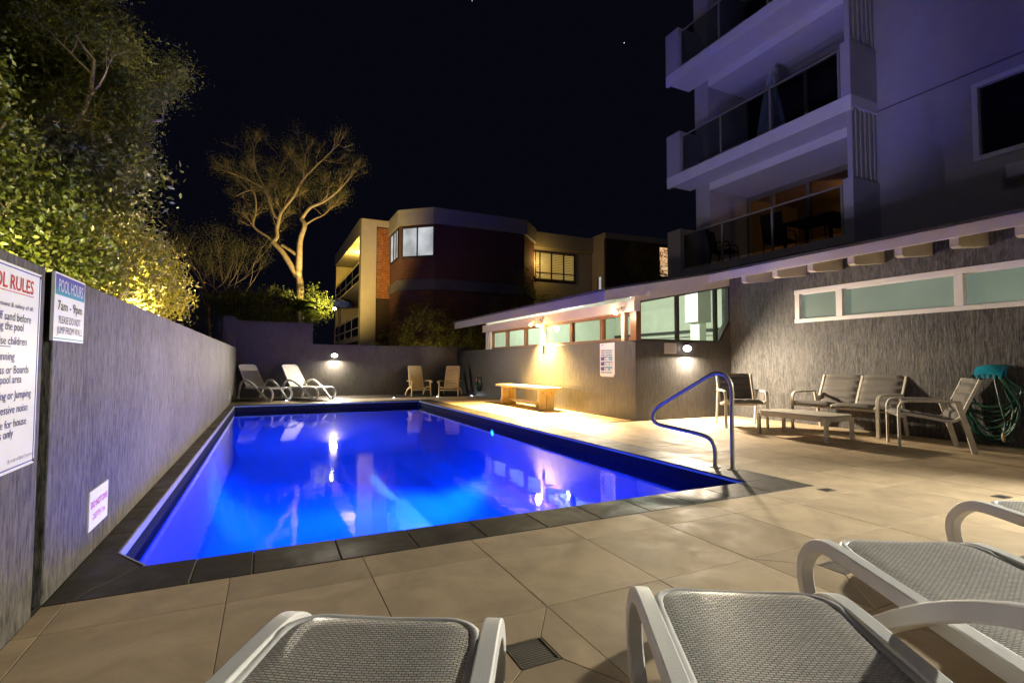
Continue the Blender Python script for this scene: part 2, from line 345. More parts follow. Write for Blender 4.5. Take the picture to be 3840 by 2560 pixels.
# ------------------------------------------------------------------ mesh building
class MB:
    def __init__(s): s.v = []; s.f = []; s.uv = None
    def add(s, vs, fs):
        o = len(s.v); s.v += [tuple(p) for p in vs]; s.f += [tuple(i+o for i in f) for f in fs]; return s
    def box(s, x0, x1, y0, y1, z0, z1):
        return s.add([(x0, y0, z0), (x1, y0, z0), (x1, y1, z0), (x0, y1, z0), (x0, y0, z1), (x1, y0, z1), (x1, y1, z1), (x0, y1, z1)],
                     [(0, 3, 2, 1), (4, 5, 6, 7), (0, 1, 5, 4), (1, 2, 6, 5), (2, 3, 7, 6), (3, 0, 4, 7)])
    def bar(s, a, b, w, t, upv=(0, 0, 1)):
        """rectangular bar from a to b, w across (horizontal), t along upv"""
        a = Vector(a); b = Vector(b); d = (b-a).normalized(); upv = Vector(upv)
        sd = d.cross(upv)
        if sd.length < 1e-4: sd = d.cross(Vector((1, 0, 0)))
        sd.normalize(); un = sd.cross(d).normalized()
        pts = []
        for p in (a, b):
            for i, j in ((-1, -1), (1, -1), (1, 1), (-1, 1)): pts.append(p + sd*(w/2*i) + un*(t/2*j))
        return s.add(pts, [(3, 2, 1, 0), (4, 5, 6, 7), (0, 1, 5, 4), (1, 2, 6, 5), (2, 3, 7, 6), (3, 0, 4, 7)])
    def prism(s, poly, axis, a, b):
        """polygon extruded along axis x (poly = y,z), y (poly = x,z) or z (poly = x,y)"""
        mk = {'x': lambda p, t: (t, p[0], p[1]), 'y': lambda p, t: (p[0], t, p[1]), 'z': lambda p, t: (p[0], p[1], t)}[axis]
        n = len(poly); vs = [mk(p, a) for p in poly] + [mk(p, b) for p in poly]
        fs = [tuple(range(n))[::-1], tuple(range(n, 2*n))] + [(i, (i+1) % n, n+(i+1) % n, n+i) for i in range(n)]
        return s.add(vs, fs)
    def tube(s, path, r, n=8, closed=False, cap=True):
        P = [Vector(p) for p in path]; m = len(P)
        rad = r if isinstance(r, (list, tuple)) else [r]*m
        T = []
        for i in range(m):
            a = P[(i-1) % m] if (closed or i > 0) else P[i]
            b = P[(i+1) % m] if (closed or i < m-1) else P[i]
            t = b-a; T.append(t.normalized() if t.length > 1e-9 else Vector((0, 0, 1)))
        nrm = T[0].cross(Vector((0, 0, 1)))
        if nrm.length < .05: nrm = T[0].cross(Vector((1, 0, 0)))
        nrm.normalize(); vs = []
        for i in range(m):
            nrm = nrm - T[i]*nrm.dot(T[i])
            if nrm.length < 1e-6: nrm = T[i].cross(Vector((.3, .7, .2)))
            nrm.normalize(); bn = T[i].cross(nrm)
            for k in range(n):
                a = 2*math.pi*k/n; vs.append(P[i] + (nrm*math.cos(a) + bn*math.sin(a))*rad[i])
        fs = []
        for i in range(m if closed else m-1):
            j = (i+1) % m
            for k in range(n): fs.append((i*n+k, i*n+(k+1) % n, j*n+(k+1) % n, j*n+k))
        if cap and not closed: fs += [tuple(range(n))[::-1], tuple((m-1)*n+k for k in range(n))]
        return s.add(vs, fs)
    def ribbon(s, path, side, w, t, closed=False):
        """flat bar swept along path: width w along the fixed side vector, thickness t in the path's plane (t may be a list)"""
        P = [Vector(p) for p in path]; m = len(P); side = Vector(side).normalized(); vs = []
        tt = t if isinstance(t, (list, tuple)) else [t]*m
        for i in range(m):
            a = P[max(i-1, 0)]; b = P[min(i+1, m-1)]
            d = (b-a).normalized(); nn = side.cross(d).normalized()
            for sg, q in ((-1, -1), (1, -1), (1, 1), (-1, 1)): vs.append(P[i] + side*(w/2*sg) + nn*(tt[i]/2*q))
        fs = []
        for i in range(m-1):
            for k in range(4): fs.append((i*4+k, i*4+(k+1) % 4, (i+1)*4+(k+1) % 4, (i+1)*4+k))
        fs += [(3, 2, 1, 0), tuple((m-1)*4+k for k in range(4))]
        return s.add(vs, fs)
    def disc(s, c, r, z0, z1, n=24):
        poly = [(c[0]+r*math.cos(2*math.pi*i/n), c[1]+r*math.sin(2*math.pi*i/n)) for i in range(n)]
        return s.prism(poly, 'z', z0, z1)
    def ball(s, c, r, nu=14, nv=9, sc=(1, 1, 1)):
        vs = []; fs = []
        for j in range(nv+1):
            th = math.pi*j/nv
            for i in range(nu):
                ph = 2*math.pi*i/nu
                vs.append((c[0]+r*sc[0]*math.sin(th)*math.cos(ph), c[1]+r*sc[1]*math.sin(th)*math.sin(ph), c[2]+r*sc[2]*math.cos(th)))
        for j in range(nv):
            for i in range(nu):
                fs.append((j*nu+i, (j+1)*nu+i, (j+1)*nu+(i+1) % nu, j*nu+(i+1) % nu))
        return s.add(vs, fs)
    def sheet(s, fn, nu, nv, th):
        """closed slab around the surface fn(u,v) -> point, thickness th along its normal; keeps uv in metres if fn returns (p, uv)"""
        top = []; 
        for j in range(nv+1):
            for i in range(nu+1): top.append(Vector(fn(i/nu, j/nv)))
        W = nu+1; nor = []
        for j in range(nv+1):
            for i in range(nu+1):
                a = top[j*W+min(i+1, nu)]-top[j*W+max(i-1, 0)]; b = top[min(j+1, nv)*W+i]-top[max(j-1, 0)*W+i]
                c = a.cross(b); nor.append(c.normalized() if c.length > 1e-12 else Vector((0, 0, 1)))
        bot = [p-n*th for p, n in zip(top, nor)]; N = len(top); fs = []
        for j in range(nv):
            for i in range(nu):
                a, b, c, d = j*W+i, j*W+i+1, (j+1)*W+i+1, (j+1)*W+i
                fs.append((a, b, c, d)); fs.append((N+d, N+c, N+b, N+a))
        for i in range(nu):
            fs.append((i+1, i, N+i, N+i+1)); k = nv*W; fs.append((k+i, k+i+1, N+k+i+1, N+k+i))
        for j in range(nv):
            fs.append((j*W, (j+1)*W, N+(j+1)*W, N+j*W)); k = nu; fs.append(((j+1)*W+k, j*W+k, N+j*W+k, N+(j+1)*W+k))
        return s.add(top+bot, fs)
    def mesh(s, name, mat, smooth=None):
        me = bpy.data.meshes.new(name); me.from_pydata(s.v, [], s.f)
        if mat is not None: me.materials.append(M[mat] if isinstance(mat, str) else mat)
        if smooth is not None:
            me.polygons.foreach_set('use_smooth', [True]*len(me.polygons)); me.set_sharp_from_angle(angle=R(smooth))
        if s.uv:
            ul = me.uv_layers.new(name='UVMap')
            li = np.empty(len(me.loops), dtype=np.int32); me.loops.foreach_get('vertex_index', li)
            ul.data.foreach_set('uv', np.array(s.uv, dtype=np.float32)[li].ravel())
        me.update(); return me
    def build(s, name, mat, parent=None, world=False, smooth=None, bevel=0, label=None, kind=None, seg=2):
        return link(name, s.mesh(name, mat, smooth), parent, world, bevel, label, kind, seg)

def wpos(o):
    p = Vector((0, 0, 0))
    while o is not None: p = p + o.location; o = o.parent
    return p

def link(name, me, parent=None, world=False, bevel=0, label=None, kind=None, seg=2):
    o = bpy.data.objects.new(name, me); col.objects.link(o)
    if parent is not None:
        o.parent = parent
        if world: o.location = -wpos(parent)
    if bevel:
        b = o.modifiers.new('bevel', 'BEVEL'); b.width = bevel; b.segments = seg; b.limit_method = 'ANGLE'; b.angle_limit = R(40)
    if label: o['label'] = label
    if kind: o['kind'] = kind
    return o

def thing(name, label, cat, loc=(0, 0, 0), rz=0, group=None):
    o = bpy.data.objects.new(name, None); col.objects.link(o)
    o.empty_display_size = .1; o.location = loc; o.rotation_euler = (0, 0, rz); o['label'] = label; o['category'] = cat
    if group: o['group'] = group
    return o

def tag(o, label, cat, group=None):
    o['label'] = label; o['category'] = cat
    if group: o['group'] = group
    return o

def structure(o): o['kind'] = 'structure'; return o

def dup(root, loc, rz, label, group=None):
    r = root.copy(); col.objects.link(r); r.location = loc; r.rotation_euler = (0, 0, rz); r['label'] = label
    if group: r['group'] = group
    for ch in list(root.children):
        c = ch.copy(); col.objects.link(c); c.parent = r
        for g in list(ch.children):
            d = g.copy(); col.objects.link(d); d.parent = c
    return r

def lamp(name, kind, loc, energy, color, radius=.05, parent=None, direction=None, spot=None, blend=.6, size=None, soft=False):
    d = bpy.data.lights.new(name, kind); d.energy = energy; d.color = color
    if kind in ('POINT', 'SPOT'): d.shadow_soft_size = radius
    if kind == 'SPOT': d.spot_size = R(spot); d.spot_blend = blend
    if kind == 'AREA': d.shape = 'RECTANGLE'; d.size = size[0]; d.size_y = size[1]
    if soft:      # light carried on by the water: falls off with distance, not its square
        d.use_nodes = True; ln_ = d.node_tree; em = next(n_ for n_ in ln_.nodes if n_.type == 'EMISSION')
        fo_ = ln_.nodes.new('ShaderNodeLightFalloff'); fo_.inputs['Strength'].default_value = 1; ln_.links.new(fo_.outputs['Linear'], em.inputs['Strength'])
    o = bpy.data.objects.new(name, d); col.objects.link(o); o.location = loc
    if direction is not None: o.rotation_euler = Vector(direction).to_track_quat('-Z', 'Y').to_euler()
    if parent is not None: o.parent = parent; o.location = Vector(loc)-wpos(parent)
    return o

def catmull(pts, n=6):
    P = [Vector(p) for p in pts]; out = []
    for i in range(len(P)-1):
        p0 = P[max(i-1, 0)]; p1 = P[i]; p2 = P[i+1]; p3 = P[min(i+2, len(P)-1)]
        for k in range(n):
            t = k/n
            out.append(.5*((2*p1) + (p2-p0)*t + (2*p0-5*p1+4*p2-p3)*t*t + (3*p1-p0-3*p2+p3)*t**3))
    out.append(P[-1]); return out

def text_mb(s, height, width=None, bold=0.0, align='LEFT'):
    """flat lettering in the xy plane, cap height about `height`, squeezed to `width` if given"""
    cu = bpy.data.curves.new('t', 'FONT'); cu.body = s; cu.size = 1; cu.offset = bold; cu.resolution_u = 3; cu.extrude = 0
    o = bpy.data.objects.new('t', cu); col.objects.link(o)
    dg = bpy.context.evaluated_depsgraph_get(); dg.update()
    me = bpy.data.meshes.new_from_object(o.evaluated_get(dg))
    vs = np.array([v.co[:] for v in me.vertices]); fs = [tuple(p.vertices) for p in me.polygons]
    bpy.data.objects.remove(o); bpy.data.curves.remove(cu); bpy.data.meshes.remove(me)
    sy = height/.73
    x0, x1 = vs[:, 0].min(), vs[:, 0].max()
    sx = sy*.88 if width is None else width/(x1-x0)
    vs[:, 0] = (vs[:, 0]-x0)*sx; vs[:, 1] *= sy
    w = (x1-x0)*sx
    if align == 'RIGHT': vs[:, 0] -= w
    if align == 'CENTER': vs[:, 0] -= w/2
    return vs, fs, w
# ================================================================== ground, deck, pool
XW, XL, XH = -.82, 5.84, 8.2          # left wall face, low wall face, house wall face
YF = 16.5                              # far wall face
PX0, PX1, PY0, PY1 = -.69, 3.70, 3.085, 13.55   # pool edges
CX1, CY0, CY1 = 4.10, 2.752, 13.90     # outer edge of the coping
WZ = -.14                              # water level

g = MB()
big = 160
for (a, b, c, d) in ((-big, big, 16.6, 220), (-big, big, -60, -4.0), (-big, XW-.1, -4.0, 16.6), (13.0, big, -4.0, 16.6)):
    g.add([(a, c, -.02), (b, c, -.02), (b, d, -.02), (a, d, -.02)], [(0, 1, 2, 3)])
structure(g.build('ground', 'soil'))

deck = MB()
deck.box(XW-.02, 12.6, -4.0, PY0-.03, -.3, -.0022)
deck.box(PX1+.03, 12.6, PY0-.03, PY1+.03, -.3, -.0023)
deck.box(XW-.02, 12.6, PY1+.03, 16.9, -.3, -.0022)
deck.box(XW-.02, PX0-.03, PY0-.03, PY1+.03, -.3, -.0023)
deck = structure(deck.build('deck', 'grout'))

def clip(poly, a, b, c):
    """keep a*x+b*y<=c"""
    out = []
    for i in range(len(poly)):
        p, q = poly[i], poly[(i+1) % len(poly)]
        dp, dq = a*p[0]+b*p[1]-c, a*q[0]+b*q[1]-c
        if dp <= 0: out.append(p)
        if dp*dq < 0:
            t = dp/(dp-dq); out.append((p[0]+t*(q[0]-p[0]), p[1]+t*(q[1]-p[1])))
    return out

def clip_rect(poly, x0, x1, y0, y1):
    for a, b, c in ((-1, 0, -x0), (1, 0, x1), (0, -1, -y0), (0, 1, y1)):
        if len(poly) >= 3: poly = clip(poly, a, b, c)
    return poly

def area(p): return abs(sum(p[i][0]*p[(i+1) % len(p)][1]-p[(i+1) % len(p)][0]*p[i][1] for i in range(len(p))))/2

def slab_piece(name, poly, mat, parent, top=0.0, th=.012, gap=.0017, bev=.001):
    """one tile: polygon shrunk by half a joint, tiny arris"""
    cx = sum(p[0] for p in poly)/len(poly); cy_ = sum(p[1] for p in poly)/len(poly)
    n = len(poly); sh = []
    ar = sum(poly[i][0]*poly[(i+1) % n][1]-poly[(i+1) % n][0]*poly[i][1] for i in range(n))
    if ar < 0: poly = poly[::-1]
    for dd in (gap, gap+bev):
        ring = []
        for i in range(n):
            p0, p1, p2 = Vector(poly[i-1]), Vector(poly[i]), Vector(poly[(i+1) % n])
            d1, d2 = (p1-p0).normalized(), (p2-p1).normalized()
            n1, n2 = Vector((-d1.y, d1.x)), Vector((-d2.y, d2.x))
            den = 1+n1.dot(n2)
            off = (n1+n2)/max(den, .3)
            ring.append(p1+off*dd)
        sh.append(ring)
    tz = top + rng.uniform(-.0004, .0004)
    vs = [(p.x-cx, p.y-cy_, -th) for p in sh[0]] + [(p.x-cx, p.y-cy_, -bev) for p in sh[0]] + [(p.x-cx, p.y-cy_, 0) for p in sh[1]]
    fs = [tuple(range(2*n, 3*n))] + [(i, (i+1) % n, n+(i+1) % n, n+i) for i in range(n)] + [(n+i, n+(i+1) % n, 2*n+(i+1) % n, 2*n+i) for i in range(n)]
    mb = MB(); mb.add(vs, fs)
    o = link(name, mb.mesh(name, mat), parent)
    o.location = Vector((cx, cy_, tz)) - wpos(parent)
    return o

GX, GY = .4616, 2.4752
drains = [(.847, 1.603, .15), (2.57, 1.61, .13)]
for i in range(-3, 14):
    for j in range(-24, 8):
        x0, x1 = GX+.6*i, GX+.6*(i+1); y1, y0 = GY-.6*j, GY-.6*(j+1)
        sq = [(x0, y0), (x1, y0), (x1, y1), (x0, y1)]
        if y1 < -2.2: continue
        if i == 6 and j == -1:
            slab_piece('tile', [(x0, y0), (x1, y0), (x1, y1), (CX1, y1), (CX1, CY0), (x0, CY0)], 'tile', deck); continue
        regs = []
        if y0 < CY0-.01: regs.append((XW, XH, -5, CY0 if x0 < 4.0 else 7.13))
        if y1 > CY0+.01 and x1 > CX1+.01 and not (y0 < CY0-.01 and x0 >= 4.0): regs.append((CX1, XH if y0 < 6.7 else XL, CY0, 14.85))
        if y1 > CY1 and x0 < CX1: regs.append((XW, CX1, CY1, 14.85))
        for r in regs:
            pl = clip_rect(sq, *r)
            if y0 < 7.13 < y1 and r[1] == XH: pl = clip_rect(pl, -9, XH, -9, 7.13)
            if len(pl) < 3 or area(pl) < 2e-4: continue
            hit = [d for d in drains if x0 < d[0] < x1 and y0 < d[1] < y1]
            if hit:
                dx, dy, w = hit[0]; h = w/2+.003
                ic = [(dx-h, dy-h), (dx+h, dy-h), (dx+h, dy+h), (dx-h, dy+h)]
                for k in range(4):
                    slab_piece('tile', [sq[k], sq[(k+1) % 4], ic[(k+1) % 4], ic[k]], 'tile', deck)
            else:
                slab_piece('tile', pl, 'tile', deck)

# raised strip in front of the far wall, dark tiles, small lamps in its edge
plat = MB().box(XW+.002, XL-.002, 14.865, YF-.002, -.1, -.004)
plat = structure(plat.build('deck_step', 'dark_grout'))
xs = [XW+.003, -.14, .46, 1.06, 1.66, 2.26, 2.86, 3.46, 4.06, 4.66, 5.26, XL-.003]
for a, b in zip(xs[:-1], xs[1:]):
    for c, d in ((14.85, 15.45), (15.45, 16.05), (16.05, YF-.003)):
        slab_piece('tile', [(a, c), (b, c), (b, d), (a, d)], 'coping', plat, top=.001)

# ------------------------------------------------------------------ pool
pool = MB()
FZ = -1.45
inner = [(PX0, 3.34), (-.53, PY0), (PX1, PY0), (PX1, PY1), (PX0, PY1)]
def inset(poly, d):
    n_ = len(poly); out = []
    for i in range(n_):
        p0, p1, p2 = Vector(poly[i-1]), Vector(poly[i]), Vector(poly[(i+1) % n_])
        d1, d2 = (p1-p0).normalized(), (p2-p1).normalized(); n1, n2 = Vector((-d1.y, d1.x)), Vector((-d2.y, d2.x))
        o = p1+(n1+n2)/max(1+n1.dot(n2), .3)*d; out.append((o.x, o.y))
    return out
move = [(.8, .1), (.75, .15), (-1.0, .15), (-1.0, -2.8), (.8, -2.8)]      # added wide coves on far and long walls, shaped for a soft glow
rings = [(0, -.012), (0, FZ+.85)]+[(1-math.cos(R(t)), FZ+.85-.85*math.sin(R(t))) for t in (10, 20, 30, 40, 50, 60, 70, 80, 90)]
n = len(inner); vs = []; fs = []
for d_, z_ in rings: vs += [(x+m_[0]*d_, y+m_[1]*d_, z_) for (x, y), m_ in zip(inner, move)]
for k in range(len(rings)-1):
    for i in range(n): fs.append((k*n+(i+1) % n, k*n+i, (k+1)*n+i, (k+1)*n+(i+1) % n))
fs.append(tuple((len(rings)-1)*n+i for i in range(n)))
pool.add(vs, fs)
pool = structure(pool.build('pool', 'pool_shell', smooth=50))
steps = MB()
for k, (rad, zt) in enumerate(((.62, -.34), (.88, -.60))):
    pts = [(PX1-.004*(k+1), PY0+.004*(k+1))] + [(PX1-.004*(k+1)-rad*math.sin(t), PY0+.004*(k+1)+rad*math.cos(t)) for t in [math.pi/2*q/14 for q in range(15)]]
    MB().prism(pts, 'z', FZ, zt).build('pool_step', 'pool_shell', pool, bevel=.015)

def mosaic(face, a0, a1, fixed, z1, rows, p=.0255):
    """one band of small glass tiles on a pool wall, real edges, joined"""
    mb = MB(); m = int((a1-a0)/p); g2 = .0011; t = .003
    for r in range(rows):
        zt = z1-r*p; zb = zt-p
        for q in range(m):
            a, b = a0+q*p+g2, a0+(q+1)*p-g2; zz0, zz1 = zb+g2, zt-g2
            tl = rng.uniform(-.0006, .0006)
            if face == 'x-':
                f = fixed; o = f-t; v8 = [(f, a, zz0), (f, b, zz0), (f, b, zz1), (f, a, zz1), (o+tl, a, zz0), (o-tl, b, zz0), (o-tl, b, zz1), (o+tl, a, zz1)]
            elif face == 'x+':
                f = fixed; o = f+t; v8 = [(f, a, zz0), (f, b, zz0), (f, b, zz1), (f, a, zz1), (o, a, zz0), (o, b, zz0), (o, b, zz1), (o, a, zz1)]
            else:
                f = fixed; o = f-t; v8 = [(a, f, zz0), (b, f, zz0), (b, f, zz1), (a, f, zz1), (a, o+tl, zz0), (b, o-tl, zz0), (b, o-tl, zz1), (a, o+tl, zz1)]
            mb.add(v8, [(4, 5, 6, 7), (0, 1, 5, 4), (1, 2, 6, 5), (2, 3, 7, 6), (3, 0, 4, 7)])
    return mb
for nm, fc, a0, a1, fx, rows in (('a', 'x-', PY0+.01, PY1-.01, PX1-.004, 9), ('b', 'y-', PX0+.01, PX1-.01, PY1-.004, 9), ('c', 'x+', 3.36, PY1-.01, PX0+.004, 7)):
    zb = -.03-rows*.0255
    bk = MB()
    if fc == 'x-': bk.box(PX1-.004, PX1+.01, a0, a1, zb, -.03)
    elif fc == 'x+': bk.box(PX0-.01, PX0+.004, a0, a1, zb, -.03)
    else: bk.box(a0, a1, PY1-.004, PY1+.01, zb, -.03)
    b_ = bk.build('tile_band', 'mosaic_grout', pool)
    mosaic(fc, a0, a1, fx, -.03, rows).build('mosaic_tiles', 'mosaic', b_, kind='stuff')

jx = [-.302, -.046] + [.361+.4025*i for i in range(9)]
cop = structure(MB().box(PX0-.02, PX0-.015, 3.4, 3.41, -.02, -.015).build('pool_coping', 'dark_grout'))
def cp(poly): slab_piece('coping_tile', poly, 'coping', cop, top=.002, th=.028, gap=.002, bev=.004)
cp([(XW+.002, CY0), (-.735, CY0), (-.545, PY0+.01), (PX0, 3.345), (PX0, 3.72), (XW+.002, 3.72)])
cp([(-.735, CY0), (jx[0], CY0), (jx[0], PY0), (-.53, PY0), (-.545, PY0+.01)])
for a, b in zip(jx[:-1], jx[1:]): cp([(a, CY0), (b, CY0), (b, PY0), (a, PY0)])
cp([(jx[-1], CY0), (CX1, CY0), (CX1, PY0), (jx[-1], PY0)])
y = PY0
while y < PY1-.02:
    e = min(y+.4, PY1) if PY1-y > .55 else PY1
    cp([(PX1, y), (CX1, y), (CX1, e), (PX1, e)]); y = e
y = 3.72
while y < PY1-.02:
    e = y+.6 if PY1-y > .75 else PY1
    cp([(XW+.002, y), (PX0, y), (PX0, e), (XW+.002, e)]); y = e
cxs = [XW+.002, PX0]+[PX0+.4*i for i in range(1, 11)]+[PX1, CX1]
for a, b in zip(cxs[:-1], cxs[1:]): cp([(a, PY1), (b, PY1), (b, CY1), (a, CY1)])
MB().box(PX0, PX0+.009, 3.35, PY1, -.05, .003).build('edge_trim', 'trim_metal', cop)
MB().bar((PX0+.003, 3.345, -.0235), (-.531, PY0+.012, -.0235), .009, .053).build('edge_trim', 'trim_metal', cop)

water = MB()
wp = [(PX0+.001, 3.34), (-.53, PY0+.001), (PX1-.001, PY0+.001), (PX1-.001, PY1-.001), (PX0+.001, PY1-.001)]
water.add([(x, y, WZ) for x, y in wp], [tuple(range(5))])
structure(water.build('water', 'water'))

# underwater lamps: one on the long wall, three unseen ones added on the near wall for an even glow
BLUE = (.004, .105, 1.0)
def pool_lamp(loc, nrm, energy, label):
    t = thing('pool_lamp', label, 'pool lamp', loc, group='underwater pool lamps')
    n_ = Vector(nrm); b = MB()
    q = n_.to_track_quat('Z', 'Y').to_matrix()
    def ring(r0, z0, z1):
        mb = MB(); pts = [(r0*math.cos(2*math.pi*i/20), r0*math.sin(2*math.pi*i/20)) for i in range(20)]
        mb.prism(pts, 'z', z0, z1); mb.v = [tuple(q @ Vector(v)) for v in mb.v]; return mb
    ring(.075, 0, .012).build('housing', 'trim_metal', t)
    ring(.05, .012, .02).build('lens', 'pool_glow', t)
    h_ = Vector((n_.x, n_.y, 0)).normalized()
    lamp('pool_light', 'SPOT', Vector(loc)+n_*.08, energy, BLUE, .15, parent=t, direction=h_*.71+Vector((0, 0, -.71)), spot=98, blend=1, soft=True)
    lamp('pool_light', 'SPOT', Vector(loc)+n_*.08, energy*.8, BLUE, .15, parent=t, direction=h_*.96+Vector((0, 0, -.28)), spot=34, blend=1, soft=True)
    if h_.y > .5 and loc[0] < 2: lamp('pool_light', 'SPOT', Vector(loc)+n_*.08, energy*1.3, (1.0, .52, .62), .1, parent=t, direction=Vector((10.8, 8.2, 7.2))-Vector(loc), spot=36, blend=.7)  # added beam in a warmer tint, so the tower soffits turn lavender
pool_lamp((PX1-.006, 8.5, -.25), (-1, 0, -.12), 230, 'small round cyan underwater lamp just below the waterline of the long pool wall')
for px_, en_, lab_ in ((-.1, 215, 'unseen added underwater lamp on the near pool wall closest to the sign wall'), (1.1, 225, 'unseen added underwater lamp on the near pool wall between the other two'), (2.4, 225, 'unseen added underwater lamp on the near pool wall closest to the handrail')):
    pool_lamp((px_, PY0+.006, -.32), (0, 1, -.04), en_, lab_)

for k, x in enumerate((.46, 1.80, 3.31, 4.62, 5.72)):
    o = MB().ball((0, 0, 0), .022, 12, 8, (1, 1, .8))
    ob = o.build('deck_light', 'led_glow'); ob.location = (x, 14.83, .0)
    tag(ob, ['first', 'second', 'third', 'fourth', 'fifth'][k]+' small white step light counted from the left wall', 'light', 'step lights along the far edge')
    lamp('step_glow', 'POINT', (x, 14.78, .05), .12, (.85, .9, 1), .02, parent=ob)

# drains
def drain(x, y, w, label, small=False):
    t = thing('floor_drain', label, 'drain', (x, y, 0), group='square floor drains')
    h = w/2
    MB().box(-h, h, -h, h, -.06, -.045).build('pit', 'pit', t)
    f = MB()
    for (a, b, c, d) in ((-h, h, -h, -h+.006), (-h, h, h-.006, h), (-h, -h+.006, -h+.006, h-.006), (h-.006, h, -h+.006, h-.006)): f.box(a, b, c, d, -.05, .001)
    f.build('frame', 'grate', t)
    nb = 4 if small else 11
    step = (w-.012)/nb
    for i in range(1, nb):
        p = -h+.006+step*i
        MB().box(-h+.006, h-.006, p-.0016, p+.0016, -.012, -.002).build('grate_bar', 'grate', t)
    if not small:
        for i in range(1, nb):
            p = -h+.006+step*i
            MB().box(p-.0012, p+.0012, -h+.006, h-.006, -.016, -.005).build('grate_bar', 'grate', t)
drain(.847, 1.603, .15, 'square mesh floor drain between the two nearest sun loungers')
drain(2.57, 1.61, .13, 'square grated floor drain seen through the leg loop of a sun lounger')
def grille(x, y, label):
    o = MB()
    o.box(-.06, .06, -.045, .045, .0005, .002)
    t = tag(o.build('floor_grille', 'grate'), label, 'grille', 'small floor grilles'); t.location = (x, y, 0)
    for i in range(6): MB().box(-.05+.0175*i, -.042+.0175*i, -.035, .035, .0021, .0028).build('slot', 'pit', t)
grille(4.05, 2.62, 'small slotted floor grille beside the corner of the pool coping')
grille(5.05, 1.92, 'small slotted floor grille beyond the farthest sun lounger')

# ================================================================== boundary walls
w = MB().prism([(-4.0, -.05), (2.665, -.05), (2.665, 1.384), (-4.0, 1.384)], 'x', XW-.22, XW)
tag(w.build('boundary_wall', 'render_rake', bevel=.006), 'grey raked render wall section carrying the large pool rules board', 'wall', 'walls round the pool')
lw = thing('boundary_wall', 'long grey raked render wall along the pool below the trees', 'wall', (XW-.1, 9, 0), group='walls round the pool')
MB().prism([(2.775, -.05), (YF-.01, -.05), (YF-.01, 1.43), (2.775, 1.384)], 'x', XW-.22, XW-.0005).build('wall_body', 'render_rake', lw, world=True, bevel=.006)
MB().box(XW-.2, XW-.034, 2.666, 2.774, -.05, 1.37).build('joint_filler', 'seal', lw, world=True)
fwall = thing('boundary_wall', 'dark grey rendered end wall behind the pool, stepped up at its left end', 'wall', (2.4, YF+.1, 0), group='walls round the pool')
MB().prism([(-1.3, -.1), (XL+.4, -.1), (XL+.4, 1.562), (1.21, 1.577), (1.21, 2.212), (-1.3, 2.226)], 'y', YF, YF+.2).build('wall_body', 'render_far', fwall, world=True, bevel=.006)
MB().box(-1.17, -.87, YF-.12, YF+.24, -.1, 2.33).build('pillar', 'render_far', fwall, world=True, bevel=.008)

def bulkhead(loc, nrm_y, energy, label, color=(1, .86, .66), axis='y'):
    """oval bunker lamp: back plate, ribbed glowing cover, guard bar"""
    t = thing('wall_lamp', label, 'lamp', loc, group='oval wall lamps')
    s = nrm_y
    n = 24
    ov = lambda a, b: [(a*math.cos(2*math.pi*i/n), b*math.sin(2*math.pi*i/n)) for i in range(n)]
    def turn(mb):
        if axis == 'x': mb.v = [(y_, x_, z_) for x_, y_, z_ in mb.v]
        return mb
    turn(MB().prism(ov(.105, .065), 'y', 0, s*.02)).build('back_plate', 'black', t)
    c = MB(); c.ball((0, s*.028, 0), 1, 18, 10, (.09, .045, .053)); turn(c).build('cover', 'lamp_glow', t, smooth=60)
    turn(MB().box(-.1, .1, min(s*.02, s*.074), max(s*.02, s*.074), .058, .066)).build('hood', 'black', t)
    dv = Vector((0, s*.76, -.65)) if axis == 'y' else Vector((s*.76, 0, -.65))
    lamp('bulb', 'AREA', Vector(loc)+dv*.10, energy, color, parent=t, direction=dv, size=(.17, .10))
    return t
bulkhead((1.84, YF, 1.24), -1, 42, 'glowing oval wall lamp on the far end wall above the white sun loungers', (1, .88, .70))

sock = thing('power_outlet', 'small white weatherproof outlet low on the sign wall near its far end', 'outlet', (XW, 13.75, .24))
MB().box(0, .015, -.05, .05, -.1, .1).build('plate', 'sign_white', sock, bevel=.004)
MB().box(.015, .03, -.03, .03, -.07, -.01).build('cover', 'sign_grey', sock, bevel=.004)
MB().box(.015, .02, -.012, .012, .03, .06).build('switch', 'ink_red', sock)

# ------------------------------------------------------------------ signs
def put_text(parent, s, height, width, origin, ex, ey, nrm, mat, bold=0, align='LEFT', name='lettering', lift=.0015):
    vs, fs, wd = text_mb(s, height, width, bold, align)
    ex, ey, nrm, o = Vector(ex), Vector(ey), Vector(nrm), Vector(origin)
    mb = MB(); mb.add([o+ex*v[0]+ey*v[1]+nrm*lift for v in vs], fs)
    ob = mb.build(name, mat, parent, world=True); return ob
def panel(parent, a0, a1, z0, z1, x, t, mat, name, face='x+'):
    if face == 'x+': b = MB().box(x, x+t, a0, a1, z0, z1)
    elif face == 'x-': b = MB().box(x-t, x, a0, a1, z0, z1)
    else: b = MB().box(a0, a1, x-t, x, z0, z1)
    return b.build(name, mat, parent, world=True)
EX, EZ, NX = (0, 1, 0), (0, 0, 1), (1, 0, 0)
LX = XW+.010
rules = thing('pool_rules_board', 'large white pool rules board with red heading and navy text on the wall', 'sign', (XW, 2.25, .6), group='signs on the left wall')
panel(rules, 1.86, 2.592, .614, 1.342, XW-.002, .012, 'sign_white', 'board')
for a0, a1, z0, z1 in ((1.872, 2.580, 1.329, 1.333), (1.872, 2.580, .625, .629), (2.5765, 2.5805, .629, 1.329), (1.872, 1.876, .629, 1.329)):
    panel(rules, a0, a1, z0, z1, LX, .0012, 'ink_blue', 'border_line')
